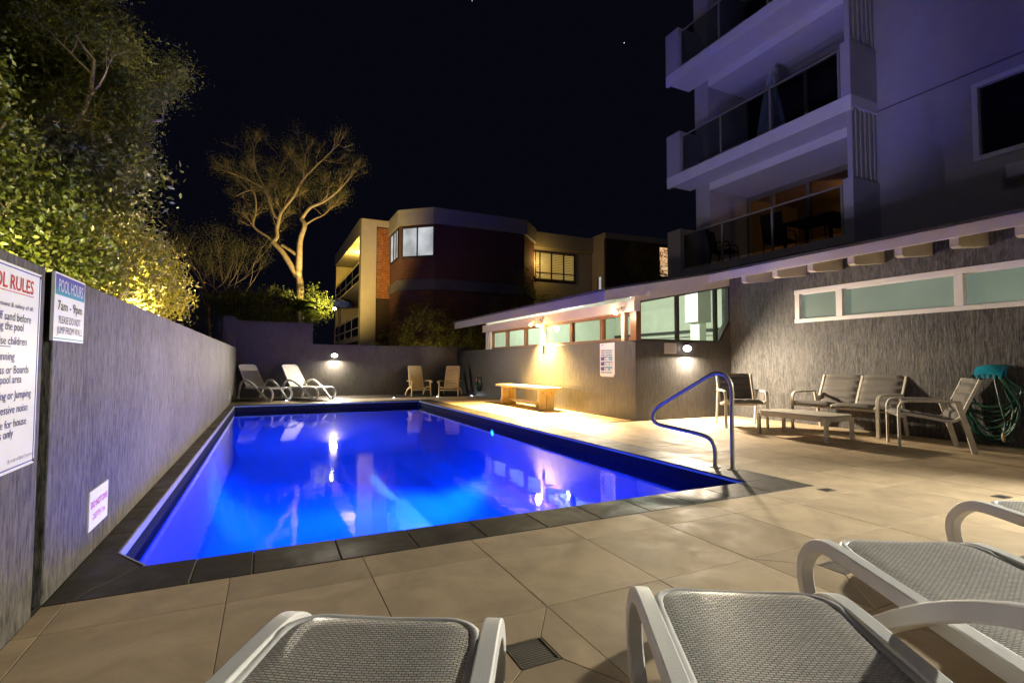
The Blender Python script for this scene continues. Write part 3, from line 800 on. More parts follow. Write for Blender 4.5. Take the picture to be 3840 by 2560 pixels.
for yy, zz in ((2.583, 1.33), (2.583, .626)):
    o = MB().disc((0, 0), .006, 0, .004, 10); o.v = [(c, a, b) for a, b, c in o.v]; o.v = [(LX+a, yy+b, zz+c) for a, b, c in o.v]; o.build('screw', 'bolt', rules, world=True)
RY = 2.5
def rl(s, y1, z, h, wd, mat='ink_navy', bold=.002): put_text(rules, s, h, wd, (LX, y1, z), EX, EZ, NX, mat, bold, 'RIGHT')
rl('POOL RULES', 2.520, 1.256, .052, .40, 'ink_red', .012)
panel(rules, 2.12, 2.524, 1.2455, 1.2480, LX, .0012, 'ink_red', 'underline')
rl('For the enjoyment & safety of all;', 2.525, 1.193, .017, .44, bold=0)
rl('Wash off sand before', 2.508, 1.146, .030, .395)
rl('entering the pool', 2.446, 1.113, .030, .30)
rl('Supervise children', 2.478, 1.062, .030, .345)
panel(rules, 2.14, 2.35, 1.054, 1.0565, LX, .0012, 'ink_navy', 'underline')
rl('No running', 2.384, 1.008, .030, .22)
rl('No Glass or Boards', 2.505, .961, .030, .365)
rl('in the pool area', 2.447, .927, .030, .28)
rl('No Diving or Jumping', 2.535, .872, .030, .385)
rl('No excessive noise', 2.510, .822, .030, .35)
rl('Pool use for house', 2.503, .772, .030, .34)
rl('guests only', 2.398, .738, .030, .20)
rl('By order of Body Corporate', 2.572, .648, .014, .205, 'ink_grey', 0)

hrs = thing('pool_hours_sign', 'white pool hours sign with blue to teal header beside the wall joint', 'sign', (XW, 2.92, 1.09), group='signs on the left wall')
panel(hrs, 2.735, 3.118, 1.093, 1.382, XW-.002, .012, 'sign_white', 'plate')
m_, nt_, out_ = new_mat('header_gradient')
p_ = nd(nt_, 'ShaderNodeBsdfPrincipled', Roughness=.4); g_ = nd(nt_, 'ShaderNodeNewGeometry'); s_ = nd(nt_, 'ShaderNodeSeparateXYZ')
nt_.links.new(g_.outputs['Position'], s_.inputs[0]); mr_ = nd(nt_, 'ShaderNodeMapRange'); mr_.inputs['From Min'].default_value = 1.288; mr_.inputs['From Max'].default_value = 1.376
nt_.links.new(s_.outputs['Z'], mr_.inputs['Value'])
nt_.links.new(ramp(nt_, mr_.outputs[0], [(0, (.015, .36, .40)), (.45, (.02, .09, .36)), (1, (.03, .02, .28))]), p_.inputs['Base Color']); nt_.links.new(p_.outputs[0], out_.inputs['Surface'])
panel(hrs, 2.743, 3.110, 1.289, 1.375, LX, .001, m_, 'header')
HX = LX+.001
put_text(hrs, 'POOL HOURS', .056, .31, (HX, 2.926, 1.304), EX, EZ, NX, 'ink_pale', .004, 'CENTER')
put_text(hrs, '7am - 9pm', .042, .31, (LX, 2.926, 1.226), EX, EZ, NX, 'ink_black', .008, 'CENTER')
put_text(hrs, 'PLEASE DO NOT', .034, .275, (LX, 2.926, 1.169), EX, EZ, NX, 'ink_black', .0, 'CENTER')
put_text(hrs, 'JUMP FROM WALL', .034, .325, (LX, 2.932, 1.124), EX, EZ, NX, 'ink_black', .0, 'CENTER')
panel(hrs, 2.743, 3.110, 1.101, 1.106, LX, .001, 'ink_teal', 'footer_line')

dive = thing('no_diving_sign', 'small white sign low on the wall with pink no diving lettering', 'sign', (XW, 3.5, .12), group='signs on the left wall')
panel(dive, 3.325, 3.665, .128, .332, XW-.002, .010, 'sign_white', 'plate')
LX2 = XW+.008
put_text(dive, 'DO NOT DIVE', .036, .295, (LX2, 3.498, .240), EX, EZ, NX, 'ink_pink', .014, 'CENTER')
put_text(dive, 'DEPTH 1m', .034, .22, (LX2, 3.498, .175), EX, EZ, NX, 'ink_pink', .0, 'CENTER')
# ================================================================== pool house (garage wing with the low wall, windows and eaves)
house = thing('pool_house', 'low charcoal rendered garage wing with timber windows and cream eaves beside the pool', 'building', (7.0, 7.0, 0))
def H(mb, name, mat, parent=None, **k): return mb.build(name, mat, parent or house, world=True, **k)
H(MB().prism([(XL, 7.15), (XH-.001, 7.15), (XH-.001, 7.35), (6.04, 7.35), (6.04, YF-.001), (XL, YF-.001)], 'z', -.05, 1.42), 'low_wall', 'render_smooth', bevel=.008)
H(MB().prism([(7.90, 1.4205), (XH-.002, 1.4205), (XH-.002, 1.83)], 'y', 7.155, 7.34), 'wall_gusset', 'render_smooth')
hw = MB()
WB, WT, WY0, WY1 = 1.722, 2.262, -.6, 5.782
hw.box(XH, XH+.2, -4, 7.36, -.05, WB); hw.box(XH, XH+.2, -4, 7.36, WT, 2.86)
hw.box(XH, XH+.2, WY1, 7.36, WB, WT); hw.box(XH, XH+.2, -4, WY0, WB, WT)
H(hw, 'house_wall', 'render_rake_house')
# long frosted window
wf = MB()
fx0, fx1 = XH-.014, XH+.075
for a, b, c, d in ((WY0, WY1, WB-.012, WB+.052), (WY0, WY1, WT-.062, WT+.012)): wf.box(fx0, fx1, a-.01, b+.01, c, d)
mull = [WY1, 5.03, 3.47, 1.90, .33, WY0]
for k, m_y in enumerate(mull):
    hh = .05 if 0 < k < 5 else .04
    cy0 = m_y-.04 if k == 0 else m_y
    cy0 = m_y+.04 if k == 5 else cy0
    wf.box(fx0+.002, fx1-.002, cy0-hh, cy0+hh, WB+.052, WT-.062)
win = H(wf, 'window', 'white_paint', bevel=.004, label='long white framed strip window with frosted green panes')
for a, b in zip(mull[1:], mull[:-1]):
    a_, b_ = a+.05, b-.05
    if b == WY1: b_ = b-.08
    if a == WY0: a_ = a+.08
    H(MB().box(XH+.05, XH+.058, a_, b_, WB+.05, WT-.06), 'pane', 'frost', win)
    s_ = MB()
    for q in ((a_, a_+.012, WB+.052, WT-.062), (b_-.012, b_, WB+.052, WT-.062), (a_+.012, b_-.012, WB+.052, WB+.064), (a_+.012, b_-.012, WT-.074, WT-.062)): s_.box(XH+.03, XH+.0495, *q)
    H(s_, 'sash', 'dark_frame' if False else 'white_paint', win)
# timber windows above the low wall
MY = [13.62, 12.61, 11.50, 10.58, 9.32, 8.21, 7.24]
for k, (b, a) in enumerate(zip(MY[:-1], MY[1:])):
    z0, z1 = 1.4215, 1.928; f = MB(); t = .052
    if k == 2: b -= .0; 
    f.box(5.865, 5.955, a, b, z0, z0+t*.9); f.box(5.865, 5.955, a, b, z1-t, z1)
    f.box(5.8655, 5.9545, a, a+t*.75, z0+t*.9, z1-t); f.box(5.8655, 5.9545, b-t*.75, b, z0+t*.9, z1-t)
    fo = H(f, 'window', 'timber')
    H(MB().box(5.905, 5.911, a+t*.75, b-t*.75, z0+t*.9, z1-t), 'pane', 'glass', fo)
for y_ in (13.72, 10.44, 7.42):
    H(MB().box(5.775, 5.863, y_-.045, y_+.045, 1.4215, 1.9295), 'post', 'cream', bevel=.004)
H(MB().box(5.765, 5.90, 7.08, 14.08, 1.93, 2.13), 'beam', 'cream', bevel=.004)
# roof plane
def rz(x): return 2.235+.19*(x-5.1)
def slope_slab(poly, dz0, dz1):
    n = len(poly); m = MB()
    vs = [(x, y, rz(x)+dz0) for x, y in poly]+[(x, y, rz(x)+dz1) for x, y in poly]
    m.add(vs, [tuple(range(n))[::-1], tuple(range(n, 2*n))]+[(i, (i+1) % n, n+(i+1) % n, n+i) for i in range(n)]); return m
Lp = [(5.03, 6.93), (7.38, 6.93), (7.38, -4), (11.19, -4), (11.19, 14.7), (5.03, 14.7)]
H(slope_slab(Lp, 0, .035), 'roof', 'roofing')
H(slope_slab([(5.10, 7.001), (7.46, 7.001), (7.46, -3.99), (11.18, -3.99), (11.18, 14.58), (5.10, 14.58)], -.03, -.001), 'soffit', 'cream')
def sbar(x0, x1, y0, y1, d0, d1):
    m = MB(); vs = [(x, y, rz(x)+d) for d in (d0, d1) for x, y in ((x0, y0), (x1, y0), (x1, y1), (x0, y1))]
    return m.add(vs, [(3, 2, 1, 0), (4, 5, 6, 7), (0, 1, 5, 4), (1, 2, 6, 5), (2, 3, 7, 6), (3, 0, 4, 7)])
y_ = 7.45
while y_ < 14.5:
    H(sbar(5.101, 5.764, y_-.022, y_+.022, -.15, -.031), 'rafter', 'cream'); y_ += .9
H(MB().box(5.065, 5.099, 6.99, 14.6, 2.045, 2.225), 'fascia', 'grey_paint', bevel=.003)
H(MB().prism([(5.066, 2.05), (7.46, 2.50), (7.46, 2.683), (5.066, 2.228)], 'y', 6.955, 6.989), 'rake_board', 'cream')
H(MB().prism([(5.845, 2.105), (XH-.002, 2.545), (XH-.002, 2.80), (5.845, 2.345)], 'y', 7.16, 7.26), 'header_board', 'cream')
H(MB().box(5.82, 5.93, 7.10, 7.26, 1.4215, 2.10), 'corner_post', 'timber')
def zr(x): return 2.105+.1865*(x-5.845)
rx = [5.932, 6.86, 7.84, XH-.004]
for k in range(3):
    a, b = rx[k], rx[k+1]; f = MB(); t = .03
    lo = 1.4215; y0, y1 = 7.17, 7.235
    poly = [(a, lo), (b, lo), (b, zr(b)-.001), (a, zr(a)-.001)]
    if k == 2: poly = [(a, lo), (7.90, lo), (b, 1.835), (b, zr(b)-.001), (a, zr(a)-.001)]
    n = len(poly); c = (sum(p[0] for p in poly)/n, sum(p[1] for p in poly)/n)
    inn = [(p[0]+(t if p[0] < c[0] else -t), p[1]+(t if p[1] < c[1] else -t)) for p in poly]
    if k == 2: inn = [(a+t, lo+t), (7.90-.012, lo+t), (b-t, 1.835+.012), (b-t, zr(b)-t), (a+t, zr(a)-t+.005)]
    vs = [(p[0], y0, p[1]) for p in poly]+[(p[0], y0, p[1]) for p in inn]+[(p[0], y1, p[1]) for p in poly]+[(p[0], y1, p[1]) for p in inn]
    fs = []
    for i in range(n):
        j = (i+1) % n; fs += [(i, j, n+j, n+i), (2*n+j, 2*n+i, 3*n+i, 3*n+j), (n+i, n+j, 3*n+j, 3*n+i), (j, i, 2*n+i, 2*n+j)]
    f.add(vs, fs); fo = H(f, 'window', 'dark_frame')
    g_ = MB(); g_.prism(inn, 'y', 7.20, 7.206); H(g_, 'pane', 'glass', fo)
jb = H(MB().box(5.90, 6.02, 6.93, 6.954, 2.19, 2.31), 'junction_box', 'cream', bevel=.006)
H(MB().box(5.93, 5.99, 6.915, 6.929, 2.225, 2.275), 'cover', 'white_paint', jb, bevel=.006)
# main eave over the lounge
H(MB().box(7.42, 7.458, -4, 6.954, 2.53, 2.672), 'fascia', 'cream', bevel=.003)
y_ = 6.21
while y_ > -3.5:
    H(MB().prism([(7.459, 2.432), (7.53, 2.415), (XH-.001, 2.50), (XH-.001, 2.72), (7.459, 2.58)], 'y', y_-.045, y_+.045), 'rafter', 'cream'); y_ -= .604
H(MB().tube(catmull([(7.62, 2.62, 2.64), (7.62, 2.60, 2.50), (7.66, 2.50, 2.44), (7.80, 2.2, 2.42), (8.14, 1.6, 2.38)], 5), .04, 12), 'downpipe', 'white_paint', smooth=50)

# inside the garage: plaster, column, conduit, tubes, a parked car
lin = MB()
lin.box(10.95, 11.1, 7.4, 14.5, 0, 3.25); lin.prism([(6.05, 0), (10.949, 0), (10.949, rz(10.949)-.04), (6.05, rz(6.05)-.04)], 'y', 14.42, 14.5); lin.prism([(8.405, 0), (10.949, 0), (10.949, rz(10.949)-.04), (8.405, rz(8.405)-.04)], 'y', 7.36, 7.44)
lin.add([(6.041, 7.36, .0), (10.95, 7.36, .0), (10.95, 14.42, .0), (6.041, 14.42, .0)], [(0, 1, 2, 3)])
H(lin, 'garage_lining', 'garage_wall')
H(MB().box(8.95, 9.36, 8.72, 9.12, 1.98, 2.985), 'duct', 'sign_grey')
H(MB().box(9.05, 9.26, 8.78, 9.06, 0.002, 1.979), 'column', 'garage_wall')
H(MB().box(10.85, 10.93, 7.6, 14.4, 1.90, 1.975), 'conduit', 'garage_rail')
H(MB().box(10.80, 10.949, 7.6, 14.4, 1.80, 1.83), 'shelf', 'white_paint')
for y_ in (9.3, 12.6):
    tb = H(MB().box(7.9, 8.0, y_-.65, y_+.65, 2.66, 2.71), 'tube_lamp', 'white_paint')
    H(MB().tube([(7.95, y_-.6, 2.64), (7.95, y_+.6, 2.64)], .016, 8), 'tube', 'tube_glow', tb)
    lamp('garage_light', 'POINT', (7.95, y_, 2.42), 42, (.95, 1, .86), .12, parent=house)

car = thing('parked_car', 'silver wagon parked in the garage, its roof and rails showing above the sill', 'car', (8.3, 10.2, 0))
cs = [(-2.25, .35), (-2.3, .75), (-2.2, .98), (2.0, 1.02), (2.3, .85), (2.3, .4), (1.9, .22), (-2.0, .22)]
b_ = MB().prism(cs, 'x', -.9, .9); b_.build('body', 'car', car, bevel=.06, seg=3)
gh = MB()
lo = [(-1.55, 1.0), (1.95, 1.0)]; 
gl = MB(); vs = [(-.85, -1.3, 1.0), (.85, -1.3, 1.0), (.85, 2.05, 1.0), (-.85, 2.05, 1.0), (-.66, -.55, 1.44), (.66, -.55, 1.44), (.66, 1.75, 1.45), (-.66, 1.75, 1.45)]
gl.add(vs, [(0, 3, 2, 1), (4, 5, 6, 7), (0, 1, 5, 4), (1, 2, 6, 5), (2, 3, 7, 6), (3, 0, 4, 7)]); gl.build('cabin_glass', 'dark_glass', car, bevel=.05)
MB().sheet(lambda u, v: ((u-.5)*1.36, -.6+2.4*v, 1.475-.05*abs(2*u-1)**3-.03*abs(2*v-1)**3), 10, 10, .03).build('roof_panel', 'car', car, smooth=60)
for s in (-1, 1):
    MB().tube(catmull([(s*.58, -.4, 1.45), (s*.58, -.25, 1.52), (s*.58, .6, 1.535), (s*.58, 1.4, 1.52), (s*.58, 1.6, 1.45)], 5), .018, 8).build('roof_rail', 'black', car, smooth=60)
    for yy in (-1.4, 1.4):
        w_ = MB(); w_.prism([(.33*math.cos(2*math.pi*i/20), .33*math.sin(2*math.pi*i/20)) for i in range(20)], 'x', s*.7, s*.92); w_.v = [(a, b+yy, c+.33) for a, b, c in w_.v]
        wo = w_.build('wheel', 'black', car)
        r_ = MB(); r_.prism([(.2*math.cos(2*math.pi*i/20), .2*math.sin(2*math.pi*i/20)) for i in range(20)], 'x', s*.921, s*.93); r_.v = [(a, b+yy, c+.33) for a, b, c in r_.v]; r_.build('rim', 'trim_metal', wo)
    MB().box(min(s*.4, s*.8), max(s*.4, s*.8), -2.31, -2.27, .68, .8).build('headlight', 'white_paint', car)

# ------------------------------------------------------------------ flood lamps on the beam
def flood(x, y, z, aim, energy, label, glow, color, unlit=False, size=72):
    t = thing('flood_lamp', label, 'lamp', (x, y, z), group='flood lamps under the eave')
    MB().box(-.005, .03, -.045, .045, -.045, .045).build('back_box', 'trim_metal', t, bevel=.01)
    for k, (dy, d) in enumerate(aim):
        a = Vector((-.02, dy, -.01)); d = Vector(d).normalized(); e = a+Vector((-.05, dy*.4, -.02))
        ar = MB().tube([a, (a+e)/2+Vector((0, 0, -.005)), e], .014, 8).build('bracket', 'bolt', t, smooth=60)
        q = d.to_track_quat('Z', 'Y').to_matrix()
        prof = [(.018, -.03), (.024, .0), (.03, .03), (.052, .075), (.060, .11), (.056, .125), (.0, .135)]
        def lathe(pr):
            mb = MB(); n = 16; vs = []; fs = []
            for r_, h_ in pr:
                for i in range(n): vs.append(e+q @ Vector((r_*math.cos(2*math.pi*i/n), r_*math.sin(2*math.pi*i/n), h_)))
            for j in range(len(pr)-1):
                for i in range(n): fs.append((j*n+i, j*n+(i+1) % n, (j+1)*n+(i+1) % n, (j+1)*n+i))
            mb.add(vs, fs); return mb
        lathe(prof[:5]).build('bulb', 'white_paint', t, smooth=50)
        lathe(prof[4:]).build('bulb_face', glow, t, smooth=70)
        if energy:
            lamp('flood', 'POINT', Vector((x, y, z))+e+d*.19, 6, color, .05, parent=t)
            lamp('flood', 'SPOT', Vector((x, y, z))+e+d*.16, energy, color, .05, parent=t, direction=d, spot=(96 if d.x < -.9 else 112 if d.x < -.5 else 125), blend=.8)
WARM = (1, .66, .22)
flood(5.762, 10.42, 2.03, [(0, (-.18, -.12, -1))], 1700, 'blazing downward flood lamp above the cream bench', 'flood_glow', WARM)
flood(5.762, 7.40, 2.03, [(0, (-.80, .12, -.60))], 600, 'round white flood bulb on the beam at the corner above the chart', 'flood_glow', (1, .84, .60))
flood(5.762, 10.72, 2.03, [(0, (-.4, .5, -.6))], 0, 'unlit small flood head beside the blazing lamp', 'white_paint', WARM)
bulkhead((7.03, 7.15, 1.29), -1, 62, 'glowing oval wall lamp beside the small grey notice on the charcoal wall', (1, .83, .60))
flood(7.62, .35, 2.44, [(0, (-.93, .08, -.36))], 540, 'assumed unseen flood lamp added under the main eave past the frosted strip window', 'flood_glow', (1, .97, .84))  # unseen lamp, assumed here and added to light the near loungers

# ------------------------------------------------------------------ chart and notice
chart = thing('first_aid_chart', 'tall white first aid chart with blue panels on the low wall near its corner', 'sign', (XL, 7.97, .75))
def cy_(a): return 8.205-.46*a          # 0..1 across, read towards smaller y
def cz(b): return 1.402-.645*b
def cpan(a0, a1, b0, b1, mat, name='panel', lift=0.0): return panel(chart, cy_(a1), cy_(a0), cz(b1), cz(b0), XL-.006-lift, .0012, mat, name, 'x-')
chb = MB(); chb.prism([(cy_(.0), cz(.96)), (cy_(0), cz(0.01)), (cy_(.96), cz(0)), (cy_(.94), cz(1)), (cy_(.1), cz(1))], 'x', XL-.006, XL-.0015); chb.build('sheet', 'sign_white', chart, world=True)
MB().box(XL-.0012, XL+.001, cy_(1.0), cy_(.5), cz(.94), cz(0)).build('backing_board', 'sign_white', chart, world=True)
for i, b in enumerate((.21, .275, .34)):
    cpan(.07, .33, b, b+.04, 'ink_blue'); cpan(.36, .87, b, b+.036, 'ink_sky')
for b, e in ((.40, .525), (.55, .675), (.70, .825)):
    cpan(.07, .31, b, e, 'ink_blue'); cpan(.07, .34, b, b+.035, 'ink_blue', lift=.0013)
    if b < .7: cpan(.35, .59, b, e, 'ink_sky'); cpan(.62, .87, b, e, 'ink_sky')
    else: cpan(.35, .87, b, e, 'ink_sky')
cpan(.07, .33, .855, .895, 'ink_blue'); cpan(.36, .85, .858, .892, 'ink_sky')
for a, b in ((.5, .47), (.5, .62), (.76, .62), (.5, .78), (.80, .79)):
    pts = [(cy_(a+.085*math.cos(t)*(1+.2*math.sin(3*t+a*9))), cz(b+.04*math.sin(t)*(1+.25*math.cos(2*t+b*7)))) for t in [2*math.pi*i/14 for i in range(14)]]
    MB().prism(pts, 'x', XL-.0095, XL-.0075).build('picture', 'ink_pale', chart, world=True)
for b in (.225, .29, .355, .412, .562, .712, .87):
    cpan(.09, .26, b, b+.012, 'ink_pale', 'text_line', .0026)
    cpan(.45, .76, b-.004, b+.002, 'ink_navy', 'text_line', .0026); cpan(.42, .80, b+.008, b+.013, 'ink_navy', 'text_line', .0026)
cpan(.07, .28, .055, .068, 'ink_navy', 'text_line'); cpan(.45, .85, .07, .10, 'ink_grey' if False else 'sign_white', 'text_line')
note = thing('sand_notice', 'small grey notice plate beside the oval lamp on the charcoal wall', 'sign', (6.64, 7.15, 1.19))
panel(note, 6.495, 6.79, 1.188, 1.384, 7.151, .008, 'sign_grey', 'plate', 'y-')
for i, s in enumerate(('PLEASE REMOVE', 'SAND BEFORE', 'ENTERING POOL', 'OR BUILDING')):
    put_text(note, s, .022, [.25, .21, .25, .21][i], (6.6425, 7.143, 1.344-.043*i), (1, 0, 0), EZ, (0, -1, 0), 'ink_grey', .004, 'CENTER')

# ================================================================== apartment tower
tower = thing('apartment_tower', 'tall grey apartment tower with stacked glass balconies above the garage roof', 'building', (12, 4, 0))
def T(mb, name, mat, parent=None, **k): return mb.build(name, mat, parent or tower, world=True, **k)
tw = MB()
wy0, wy1 = 1.6, 4.45
tw.box(11.2, 11.5, wy1, 6.2, 2.6, 17); tw.box(11.2, 11.5, -4, wy0, 2.6, 17)
for a, b in ((2.6, 4.57), (5.97, 7.57), (8.97, 10.57), (11.97, 17)): tw.box(11.2, 11.5, wy0, wy1, a, b)
T(tw, 'front_wall', 'tower')
T(MB().box(11.2, 12.8, 10.42, 10.93, 2.6, 17), 'end_wall', 'tower')
T(MB().box(11.5, 12.8, 5.9, 6.2, 2.6, 17), 'side_wall', 'tower')
T(MB().box(12.85, 20, 10.6, 10.93, 2.6, 17), 'north_wall', 'tower')
for zb in (6.18, 9.18, 12.18): T(MB().box(11.19, 11.1995, -4, 5.98, zb, zb+.025), 'groove_band', 'tower_dark')
for zb in (4.57, 7.57, 10.57):
    f = MB(); y0, y1, z0, z1 = wy0, wy1, zb, zb+1.4; a, b = 11.16, 11.34
    f.box(a, b, y0, y1, z0, z0+.09); f.box(a, b, y0, y1, z1-.09, z1); f.box(a+.002, b-.002, y1-.09, y1, z0+.09, z1-.09); f.box(a+.002, b-.002, y0, y0+.09, z0+.09, z1-.09); f.box(a+.01, b-.01, 2.98, 3.06, z0+.09, z1-.09)
    fo = T(f, 'window', 'white_paint', bevel=.01)
    T(MB().box(11.26, 11.27, y0+.09, 2.98, z0+.09, z1-.09), 'pane', 'dark_glass', fo); T(MB().box(11.26, 11.27, 3.06, y1-.09, z0+.09, z1-.09), 'pane', 'dark_glass', fo)
T(MB().box(10.95, 11.189, 3.2, 3.95, 4.08, 4.32), 'air_conditioner', 'white_paint', bevel=.02)
posts_y = [10.55, 9.22, 7.80, 6.23]
for lv, zf in enumerate((3.58, 6.36, 9.36, 12.36)):
    s = MB()
    if lv == 0:
        s.box(10.3, 12.8, 5.99, 11.15, 3.40, zf)
    else:
        s.box(10.3, 11.199, 5.99, 11.15, zf-.235, zf); s.box(10.301, 10.40, 5.991, 11.149, zf-.31, zf-.2351)
        s.box(11.2, 12.84, 6.2, 10.419, zf-.44, zf-.001)
    nm = ['lower', 'middle', 'upper', 'top'][lv]
    slab = T(s, 'balcony', 'soffit' if lv else 'tower', bevel=.006)
    T(MB().box(10.3, 11.198, 10.64, 11.148, zf, zf+1.2), 'parapet', 'tower', slab, bevel=.01)
    T(MB().box(10.3, 11.198, 5.992, 6.19, zf, zf+1.12), 'parapet', 'tower', slab, bevel=.01)
    if lv < 3:
        T(MB().box(10.31, 10.35, 6.2, 10.63, zf+.985, zf+1.02), 'handrail', 'grey_paint', slab)
        for y_ in posts_y: T(MB().box(10.312, 10.348, y_-.022, y_+.022, zf, zf+.985), 'post', 'grey_paint', slab)
        for b, a in zip(posts_y[:-1], posts_y[1:]): T(MB().box(10.326, 10.334, a+.03, b-.03, zf+.06, zf+.984), 'pane', 'balustrade', slab)
        ztop = (6.36, 9.36, 12.36)[lv]-.24
        for i in range(6): T(MB().box(10.36+.15*i, 10.42+.15*i, 6.02, 6.12, zf+1.12, ztop), 'louvre_slat', 'tower', slab)
    # doors behind
    if lv < 3:
        zt = (6.36, 9.36, 12.36)[lv]-.44
        d = MB(); ys = [6.21, 7.35, 8.55, 9.6, 10.41]
        for y_ in ys: d.box(12.72, 12.80, max(y_-.05, 6.201), min(y_+.05, 10.418), zf+.0, zt-.14)
        d.box(12.715, 12.805, 6.201, 10.418, zt-.14, zt-.001)
        do = T(d, 'sliding_door', 'grey_paint')
        for a, b in zip(ys[:-1], ys[1:]): T(MB().box(12.75, 12.757, a+.05, b-.05, zf+.02, zt-.14), 'pane', 'glass' if lv == 0 else 'dark_glass', do)
room = MB()
room.box(15.0, 15.1, 6.2, 10.4, 3.5, 6.0); room.box(12.81, 15, 6.1, 6.2, 3.5, 6.0); room.box(12.81, 15, 10.42, 10.5, 3.5, 6.0); room.box(12.81, 15, 6.2, 10.42, 5.9, 5.91); room.box(12.81, 15, 6.2, 10.42, 3.5, 3.579)
T(room, 'lit_room', 'room_brown')
T(MB().box(13.6, 13.75, 6.9, 8.1, 3.58, 5.9), 'room_partition', 'building_cream')
lamp('room_light', 'POINT', (14.4, 7.6, 5.4), 7, (1, .52, .14), .1, parent=tower)

def terrace_chair(loc, rz_, label):
    t = thing('terrace_chair', label, 'chair', loc, rz_, 'dark chairs on the lower balcony')
    MB().box(-.27, .27, -.27, .27, .40, .45).build('seat', 'chair_dark', t, bevel=.015)
    b = MB().sheet(lambda u, v: ((u-.5)*.52, .25+.13*v+.02*math.cos((u-.5)*3), .45+.62*v), 6, 6, .03); b.build('backrest', 'chair_dark', t, smooth=60)
    for sx in (-1, 1):
        MB().tube(catmull([(sx*.28, -.24, 0), (sx*.29, -.25, .45), (sx*.29, -.2, .62), (sx*.29, 0, .66), (sx*.28, .27, .62)], 4), .017, 8).build('arm', 'chair_dark', t, smooth=60)
        MB().tube([(sx*.25, .24, .42), (sx*.26, .32, 0)], .017, 8).build('leg', 'chair_dark', t, smooth=60)
terrace_chair((11.0, 9.75, 3.58), R(20), 'dark armchair at the far end of the lower balcony beside the end block')
terrace_chair((11.3, 8.35, 3.58), R(100), 'dark high backed chair seen side on in the middle of the lower balcony')
terrace_chair((11.1, 6.62, 3.58), R(-90+180+170), 'dark chair with tall back at the near end of the lower balcony')
tt = thing('terrace_table', 'dark outdoor table on the lower balcony in front of the lit doorway', 'table', (11.35, 7.4, 3.58))
MB().box(-.45, .45, -.6, .6, .70, .74).build('table_top', 'chair_dark', tt, bevel=.01)
for sx in (-1, 1):
    for sy in (-1, 1): MB().box(sx*.4-.03, sx*.4+.03, sy*.54-.03, sy*.54+.03, 0, .7).build('leg', 'chair_dark', tt)
um = thing('folded_umbrella', 'pale folded umbrella standing behind the glass of the middle balcony', 'umbrella', (11.1, 8.35, 6.36))
def fold(u, v):
    a = 2*math.pi*u; r_ = (.30-.24*v**1.3)*(1+.22*math.cos(5*a)); return (r_*math.cos(a), r_*math.sin(a), .05+1.75*v)
MB().sheet(fold, 40, 12, .01).build('canopy', 'cloth', um, smooth=70)
MB().tube([(0, 0, 0), (0, 0, 1.9)], .02, 8).build('pole', 'alu', um)

# ================================================================== brick apartment building beyond the far wall
bb = thing('brick_apartment_building', 'low brick and cream apartment building with bay window behind the pool walls', 'building', (10, 26, 0))
def B(mb, name, mat, parent=None, **k): return mb.build(name, mat, parent or bb, world=True, **k)
B(MB().box(4.10, 4.86, 26.1, 26.7, 0, 8.3), 'column', 'building_cream', bevel=.01)
B(MB().box(4.861, 5.54, 26.1, 26.7, 7.98, 8.3), 'header', 'building_cream', bevel=.01)
panel_b = B(MB().box(4.861, 5.56, 26.225, 26.7, 0, 7.979), 'brick_panel', 'mortar')
bm = MB().box(-.108, .108, 0, .03, -.033, .033).mesh('brick', 'brick')
bh = MB().box(-.050, .050, 0, .03, -.033, .033).mesh('brick', 'brick')
row = 0; z_ = 4.35
while z_ < 7.93:
    offs = [4.98, 5.215, 5.45] if row % 2 == 0 else [5.098, 5.333]
    for xo in offs:
        o = link('brick', bm, panel_b); o.location = Vector((xo, 26.2+rng.uniform(-.004, .004), z_))-wpos(panel_b)
    if row % 2:
        for xo in (4.923, 5.51):
            o = link('brick', bh, panel_b); o.location = Vector((xo-.002, 26.2+rng.uniform(-.004, .004), z_))-wpos(panel_b)
    row += 1; z_ += .086
plan = [(5.56, 26.05), (5.56, 24.18), (6.95, 22.95), (11.67, 22.93), (12.96, 24.29), (12.96, 27.5), (5.56, 27.5)]
def grow(p, d):
    c = (9.2, 25.5); out = []
    for x, y in p: out.append((x+(-d if x < c[0] else d), y-d if y < 26 else y))
    return out
B(MB().prism(plan, 'z', 0, 4.469), 'lower_wall', 'brick_wall'); B(MB().prism(grow(plan, .07), 'z', 4.47, 4.97), 'floor_band', 'band_grey', bevel=.01)
B(MB().prism(plan, 'z', 4.971, 7.579), 'bay_wall', 'brick_wall'); B(MB().prism(grow(plan, .10), 'z', 7.58, 8.33), 'parapet', 'building_grey', bevel=.01)
# bay window on the slanted face and round its corner
def facet_window(p, q, z0, z1, nm, out_n, pane_mat, ts, fmat='dark_frame'):
    p, q = Vector((*p, 0)), Vector((*q, 0)); d = q-p; n_ = Vector((out_n[0], out_n[1], 0)).normalized(); f = MB(); w = .045
    def at(t, z, o): return p+d*t+n_*o+Vector((0, 0, z))
    f.bar(at(0, z0, .03), at(1, z0, .03), .06, .06); f.bar(at(0, z1, .03), at(1, z1, .03), .06, .06)
    for t in ts: f.bar(at(t, z0+.03, .03), at(t, z1-.03, .03), .058, .055, upv=tuple(n_))
    fo = B(f, 'window', fmat)
    for a, b in zip(ts[:-1], ts[1:]):
        m = MB(); e = .03/d.length
        m.add([at(a+e, z0+.03, .012), at(b-e, z0+.03, .012), at(b-e, z1-.03, .012), at(a+e, z1-.03, .012), at(a+e, z0+.03, .004), at(b-e, z0+.03, .004), at(b-e, z1-.03, .004), at(a+e, z1-.03, .004)],
              [(0, 1, 2, 3), (7, 6, 5, 4), (0, 4, 5, 1), (1, 5, 6, 2), (2, 6, 7, 3), (3, 7, 4, 0)])
        B(m, 'pane', pane_mat, fo)
    return fo
